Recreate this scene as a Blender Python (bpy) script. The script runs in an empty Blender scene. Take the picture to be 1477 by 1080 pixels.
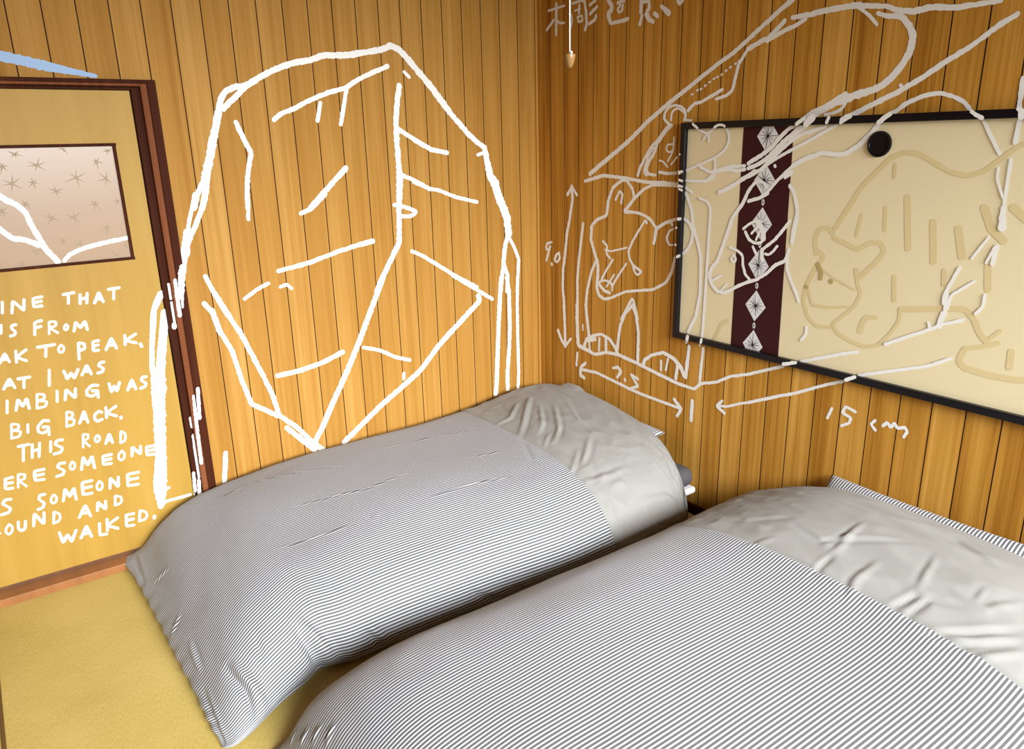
import bpy, bmesh, math, random
import numpy as np
from mathutils import Vector, Matrix, noise
C = bpy.context.scene.collection
scene = bpy.context.scene

# ------------------------------------------------------------------ camera
cam_d = bpy.data.cameras.new('camera'); cam = bpy.data.objects.new('camera', cam_d); C.objects.link(cam)
cam_d.sensor_fit = 'HORIZONTAL'; cam_d.sensor_width = 36.0; cam_d.lens = 36.0 * 1091.756 / 1477.0; cam_d.clip_start = .02
YAW, PITCH, ROLL = 0.957834984, 0.298992564, -0.0236859475
fw = Vector((math.cos(PITCH)*math.cos(YAW), math.cos(PITCH)*math.sin(YAW), -math.sin(PITCH)))
rt = fw.cross(Vector((0, 0, 1))).normalized(); up = rt.cross(fw)
c_, s_ = math.cos(ROLL), math.sin(ROLL)
rt, up = c_*rt + s_*up, -s_*rt + c_*up
M = Matrix((rt, up, -fw)).transposed().to_4x4(); M.translation = Vector((-2.34, -3.064, 1.56))
cam.matrix_world = M
scene.camera = cam

# ------------------------------------------------------------------ world, daylight, exposure
scene.view_settings.view_transform = 'Standard'; scene.view_settings.look = 'None'
scene.view_settings.gamma = 1.0; scene.view_settings.use_curve_mapping = False
scene.view_settings.exposure = 0.0
w = bpy.data.worlds.new('sky'); scene.world = w; w.use_nodes = True
w.node_tree.nodes['Background'].inputs[0].default_value = (.75, .86, 1, 1)
w.node_tree.nodes['Background'].inputs[1].default_value = 1.0
def area(name, loc, target, sx, sy, power, col, spread=math.pi):
    l = bpy.data.lights.new(name, 'AREA'); l.shape = 'RECTANGLE'; l.size = sx; l.size_y = sy; l.energy = power; l.color = col; l.spread = spread
    o = bpy.data.objects.new(name, l); C.objects.link(o); o.location = loc
    d = (Vector(target) - Vector(loc)).normalized(); o.rotation_euler = d.to_track_quat('-Z', 'Y').to_euler()
    return o
TILT = math.radians(24)
area('daylight', (-1.55, -4.85, 2.0), (-1.5, -4.85+math.cos(TILT), 2.0-math.sin(TILT)), 2.8, 1.1, 116, (.91, .955, 1.0), math.radians(68))

# ------------------------------------------------------------------ materials
def nodes(name):
    m = bpy.data.materials.new(name); m.use_nodes = True
    nt = m.node_tree; return m, nt, nt.nodes['Principled BSDF']
def N(nt, t, **k):
    n = nt.nodes.new(t)
    for a, v in k.items(): setattr(n, a, v)
    return n
def plain(name, col, rough=.6, spec=.3, bump=0, bscale=200, coat=0, sheen=0):
    m, nt, b = nodes(name)
    b.inputs['Base Color'].default_value = (*col, 1); b.inputs['Roughness'].default_value = rough
    b.inputs['Specular IOR Level'].default_value = spec; b.inputs['Coat Weight'].default_value = coat
    b.inputs['Sheen Weight'].default_value = sheen
    if bump:
        tc = N(nt, 'ShaderNodeTexCoord'); n = N(nt, 'ShaderNodeTexNoise'); n.inputs['Scale'].default_value = bscale; n.inputs['Detail'].default_value = 3
        bp = N(nt, 'ShaderNodeBump'); bp.inputs['Strength'].default_value = bump; bp.inputs['Distance'].default_value = .002
        nt.links.new(tc.outputs['Object'], n.inputs['Vector']); nt.links.new(n.outputs[0], bp.inputs['Height']); nt.links.new(bp.outputs[0], b.inputs['Normal'])
    return m
def wood(name, dark, mid, light, axis='X', plank=None, off=0.0, freq=70, rough=.6, zf=1.0, var=.5, coat=0.0, spec=.10):
    """veneer with vertical grain; axis is the horizontal direction of the boards; plank gives every board its own tone"""
    m, nt, b = nodes(name); L = nt.links.new
    tc = N(nt, 'ShaderNodeTexCoord'); sp = N(nt, 'ShaderNodeSeparateXYZ'); L(tc.outputs['Object'], sp.inputs[0])
    h = sp.outputs[axis]
    pl = N(nt, 'ShaderNodeMath', operation='MULTIPLY_ADD'); L(h, pl.inputs[0]); pl.inputs[1].default_value = 1/(plank or 10); pl.inputs[2].default_value = off/(plank or 10)
    fl = N(nt, 'ShaderNodeMath', operation='FLOOR'); L(pl.outputs[0], fl.inputs[0])
    wn = N(nt, 'ShaderNodeTexWhiteNoise', noise_dimensions='1D'); L(fl.outputs[0], wn.inputs['W'])
    def streak(fh, fz, detail, rgh):
        cb = N(nt, 'ShaderNodeCombineXYZ')
        a = N(nt, 'ShaderNodeMath', operation='MULTIPLY'); L(h, a.inputs[0]); a.inputs[1].default_value = fh
        c = N(nt, 'ShaderNodeMath', operation='MULTIPLY'); L(sp.outputs['Z'], c.inputs[0]); c.inputs[1].default_value = fz*zf
        d = N(nt, 'ShaderNodeMath', operation='MULTIPLY'); L(wn.outputs[0], d.inputs[0]); d.inputs[1].default_value = 40
        L(a.outputs[0], cb.inputs[0]); L(c.outputs[0], cb.inputs[1]); L(d.outputs[0], cb.inputs[2])
        n = N(nt, 'ShaderNodeTexNoise'); n.inputs['Scale'].default_value = 1; n.inputs['Detail'].default_value = detail; n.inputs['Roughness'].default_value = rgh
        L(cb.outputs[0], n.inputs['Vector']); return n.outputs[0]
    s1 = streak(freq, .55, 3, .6); s2 = streak(freq*4, 3.0, 2, .6); s3 = streak(freq*.3, .9, 2, .5)
    def mad(x, k, add):
        n = N(nt, 'ShaderNodeMath', operation='MULTIPLY_ADD'); L(x, n.inputs[0]); n.inputs[1].default_value = k
        if isinstance(add, float): n.inputs[2].default_value = add
        else: L(add, n.inputs[2])
        return n.outputs[0]
    v = mad(s1, 1.1*var, mad(s2, .6*var, mad(s3, 1.0*var, mad(wn.outputs[0], .30*var, .5 - 1.5*var))))
    cr = N(nt, 'ShaderNodeValToRGB'); e = cr.color_ramp.elements
    e[0].position = .18; e[0].color = (*dark, 1); e[1].position = .82; e[1].color = (*light, 1)
    k = e.new(.5); k.color = (*mid, 1)
    L(v, cr.inputs[0]); L(cr.outputs[0], b.inputs['Base Color'])
    b.inputs['Roughness'].default_value = rough; b.inputs['Specular IOR Level'].default_value = spec; b.inputs['Coat Weight'].default_value = coat
    bp = N(nt, 'ShaderNodeBump'); bp.inputs['Strength'].default_value = .08; bp.inputs['Distance'].default_value = .001
    L(s2, bp.inputs['Height']); L(bp.outputs[0], b.inputs['Normal'])
    return m
def stripes(name, period, white, dark, duty=.45, wavy=0.0):
    """woven ticking: dark lines at a fixed pitch across the cloth's own V coordinate (metres)"""
    m, nt, b = nodes(name); L = nt.links.new
    uv = N(nt, 'ShaderNodeUVMap'); sp = N(nt, 'ShaderNodeSeparateXYZ'); L(uv.outputs[0], sp.inputs[0])
    a = N(nt, 'ShaderNodeMath', operation='MULTIPLY'); L(sp.outputs['Y'], a.inputs[0]); a.inputs[1].default_value = 1/period
    f = N(nt, 'ShaderNodeMath', operation='FRACT'); L(a.outputs[0], f.inputs[0])
    t = N(nt, 'ShaderNodeMath', operation='PINGPONG'); L(f.outputs[0], t.inputs[0]); t.inputs[1].default_value = .5
    mr = N(nt, 'ShaderNodeMapRange', interpolation_type='SMOOTHSTEP'); L(t.outputs[0], mr.inputs[0])
    mr.inputs[1].default_value = duty/2 - .07; mr.inputs[2].default_value = duty/2 + .07
    mx = N(nt, 'ShaderNodeMix', data_type='RGBA'); L(mr.outputs[0], mx.inputs['Factor'])
    mx.inputs['A'].default_value = (*dark, 1); mx.inputs['B'].default_value = (*white, 1)
    L(mx.outputs['Result'], b.inputs['Base Color'])
    b.inputs['Roughness'].default_value = .75; b.inputs['Specular IOR Level'].default_value = .2; b.inputs['Sheen Weight'].default_value = .1
    return m

MAT = {}
MAT['panel_l'] = wood('veneer_left_wall', (.295, .126, .016), (.41, .200, .039), (.51, .288, .078), 'X', .1, .01, 60, var=.5)
MAT['panel_r'] = wood('veneer_right_wall', (.33, .128, .012), (.54, .258, .039), (.71, .385, .085), 'Y', .1, .005, 60, var=.72)
MAT['groove'] = plain('groove_brown', (.030, .008, .003), .8)
MAT['door'] = wood('door_veneer', (.33, .178, .025), (.42, .245, .044), (.49, .307, .082), 'X', None, 0, 14, var=.35, rough=.5, spec=.2)
MAT['frame'] = wood('dark_red_timber', (.030, .008, .004), (.055, .014, .006), (.10, .03, .012), 'X', None, 0, 80, rough=.6, spec=.04)
MAT['frame2'] = wood('brown_timber', (.12, .035, .012), (.19, .06, .022), (.28, .10, .04), 'X', None, 0, 80, rough=.6, spec=.06)
MAT['sill'] = wood('sill_timber', (.22, .085, .03), (.33, .14, .05), (.45, .22, .09), 'X', None, 0, 9, rough=.45)
MAT['paint'] = plain('white_wall_paint', (.87, .85, .79), .6)
MAT['paint_blue'] = plain('blue_wall_paint', (.34, .48, .68), .6)
MAT['tan'] = plain('tan_brush_paint', (.72, .575, .295), .6)
MAT['tan_dark'] = plain('ochre_brush_paint', (.48, .35, .13), .6)
MAT['lacquer'] = plain('black_lacquer', (.006, .005, .007), .3, .25)
MAT['paper'] = plain('cream_panel_paper', (.80, .68, .42), .75, .2, .05, 60)
MAT['maroon'] = plain('maroon_band', (.040, .004, .007), .6, .25)
MAT['ink'] = plain('black_ink', (.015, .015, .017), .6)
MAT['diamond'] = plain('white_diamond', (.76, .75, .74), .6)
MAT['grey'] = plain('plain_grey_cotton', (.275, .266, .240), .8, .15, .15, 500, sheen=.1)
MAT['darkgrey'] = plain('charcoal_cotton', (.085, .075, .078), .85, .15, .1, 400)
MAT['mattress'] = plain('dark_grey_futon_cloth', (.13, .125, .115), .85, .15, .1, 300)
MAT['white_cloth'] = plain('white_cotton', (.8, .8, .8), .8, .15)
MAT['stripe'] = stripes('grey_white_ticking', .0105, (.63, .645, .68), (.10, .096, .096), .62)
MAT['stripe_p'] = stripes('grey_white_pillow_ticking', .0105, (.60, .61, .635), (.10, .096, .096), .56)
MAT['string'] = plain('white_string', (.85, .82, .75), .7)
MAT['knob'] = plain('amber_plastic_knob', (.22, .115, .035), .35, .4)
MAT['ceiling'] = wood('ceiling_boards', (.13, .065, .02), (.20, .10, .035), (.27, .14, .05), 'X', .3, 0, 30)
MAT['plaster'] = wood('far_boards', (.20, .10, .03), (.28, .15, .05), (.36, .20, .07), 'X', .1, 0, 40)
MAT['alu'] = plain('window_aluminium', (.5, .5, .5), .4)
def tatami():
    m, nt, b = nodes('tatami_weave'); L = nt.links.new
    tc = N(nt, 'ShaderNodeTexCoord'); sp = N(nt, 'ShaderNodeSeparateXYZ'); L(tc.outputs['Object'], sp.inputs[0])
    mp = N(nt, 'ShaderNodeMapping'); mp.inputs['Scale'].default_value = (500, 60, 1); L(tc.outputs['Object'], mp.inputs[0])
    n = N(nt, 'ShaderNodeTexNoise'); n.inputs['Scale'].default_value = 1; n.inputs['Detail'].default_value = 2; L(mp.outputs[0], n.inputs[0])
    n2 = N(nt, 'ShaderNodeTexNoise'); n2.inputs['Scale'].default_value = 3; n2.inputs['Detail'].default_value = 3; L(tc.outputs['Object'], n2.inputs[0])
    ad = N(nt, 'ShaderNodeMath', operation='MULTIPLY_ADD'); L(n2.outputs[0], ad.inputs[0]); ad.inputs[1].default_value = .4
    sc = N(nt, 'ShaderNodeMath', operation='MULTIPLY'); L(n.outputs[0], sc.inputs[0]); sc.inputs[1].default_value = .6; L(sc.outputs[0], ad.inputs[2])
    cr = N(nt, 'ShaderNodeValToRGB'); e = cr.color_ramp.elements
    e[0].position = .3; e[0].color = (.44, .31, .068, 1); e[1].position = .7; e[1].color = (.66, .50, .165, 1)
    L(ad.outputs[0], cr.inputs[0]); L(cr.outputs[0], b.inputs['Base Color']); b.inputs['Roughness'].default_value = .6; b.inputs['Specular IOR Level'].default_value = .3
    bp = N(nt, 'ShaderNodeBump'); bp.inputs['Strength'].default_value = .25; bp.inputs['Distance'].default_value = .001; L(n.outputs[0], bp.inputs['Height']); L(bp.outputs[0], b.inputs['Normal'])
    return m
MAT['tatami'] = tatami()
def pane():
    m, nt, b = nodes('frosted_star_glass')
    b.inputs['Base Color'].default_value = (.38, .25, .15, 1); b.inputs['Roughness'].default_value = .26
    b.inputs['Specular IOR Level'].default_value = .33; b.inputs['Coat Weight'].default_value = .0
    return m
MAT['glass'] = pane()
MAT['glass_star'] = plain('star_relief_glass', (.47, .37, .26), .35, .35)

# ------------------------------------------------------------------ mesh helpers
class MB:
    def __init__(s): s.v = []; s.f = []; s.m = []
    def box(s, x0, x1, y0, y1, z0, z1, mi=0):
        x0, x1 = sorted((x0, x1)); y0, y1 = sorted((y0, y1)); z0, z1 = sorted((z0, z1))
        n = len(s.v); s.v += [(x, y, z) for z in (z0, z1) for y in (y0, y1) for x in (x0, x1)]
        s.f += [tuple(n+i for i in q) for q in ((0, 2, 3, 1), (4, 5, 7, 6), (0, 1, 5, 4), (2, 6, 7, 3), (0, 4, 6, 2), (1, 3, 7, 5))]; s.m += [mi]*6
        return s
    def poly(s, pts, mi=0): n = len(s.v); s.v += [tuple(p) for p in pts]; s.f.append(tuple(range(n, n+len(pts)))); s.m.append(mi); return s
    def lathe(s, prof, seg=24, c=(0, 0, 0), axis='Z', mi=0):
        n = len(s.v)
        for r, h in prof:
            for k in range(seg):
                a = 2*math.pi*k/seg; p = (r*math.cos(a), r*math.sin(a), h)
                if axis == 'X': p = (p[2], p[0], p[1])
                s.v.append((p[0]+c[0], p[1]+c[1], p[2]+c[2]))
        for i in range(len(prof)-1):
            for k in range(seg):
                a, b2 = n+i*seg+k, n+i*seg+(k+1) % seg
                s.f.append((a, b2, b2+seg, a+seg)); s.m.append(mi)
        s.f.append(tuple(n+k for k in reversed(range(seg)))); s.f.append(tuple(n+(len(prof)-1)*seg+k for k in range(seg))); s.m += [mi, mi]
        return s
    def obj(s, name, mats, parent=None, bevel=0, smooth=False, origin=None, seg=2):
        me = bpy.data.meshes.new(name); me.from_pydata(s.v, [], s.f)
        mats = mats if isinstance(mats, list) else [mats]
        for m in mats: me.materials.append(MAT[m])
        if len(mats) > 1: me.polygons.foreach_set('material_index', s.m)
        bm = bmesh.new(); bm.from_mesh(me); bmesh.ops.recalc_face_normals(bm, faces=bm.faces); bm.to_mesh(me); bm.free()
        if smooth: me.polygons.foreach_set('use_smooth', [True]*len(me.polygons))
        o = bpy.data.objects.new(name, me); C.objects.link(o)
        if origin is not None:
            me.transform(Matrix.Translation(-Vector(origin))); o.location = origin
        if parent is not None:
            o.parent = parent; o.location = Vector(origin or (0, 0, 0)) - wloc(parent)
        if bevel:
            b = o.modifiers.new('bevel', 'BEVEL'); b.width = bevel; b.segments = seg; b.limit_method = 'ANGLE'
        return o
def wloc(o):
    v = Vector(o.location)
    while o.parent: o = o.parent; v += o.location
    return v
def thing(name, label, cat, loc, group=None):
    o = bpy.data.objects.new(name, None); C.objects.link(o); o.location = loc; o.empty_display_size = .1
    o['label'] = label; o['category'] = cat
    if group: o['group'] = group
    return o
def structure(o): o['kind'] = 'structure'; return o

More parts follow.
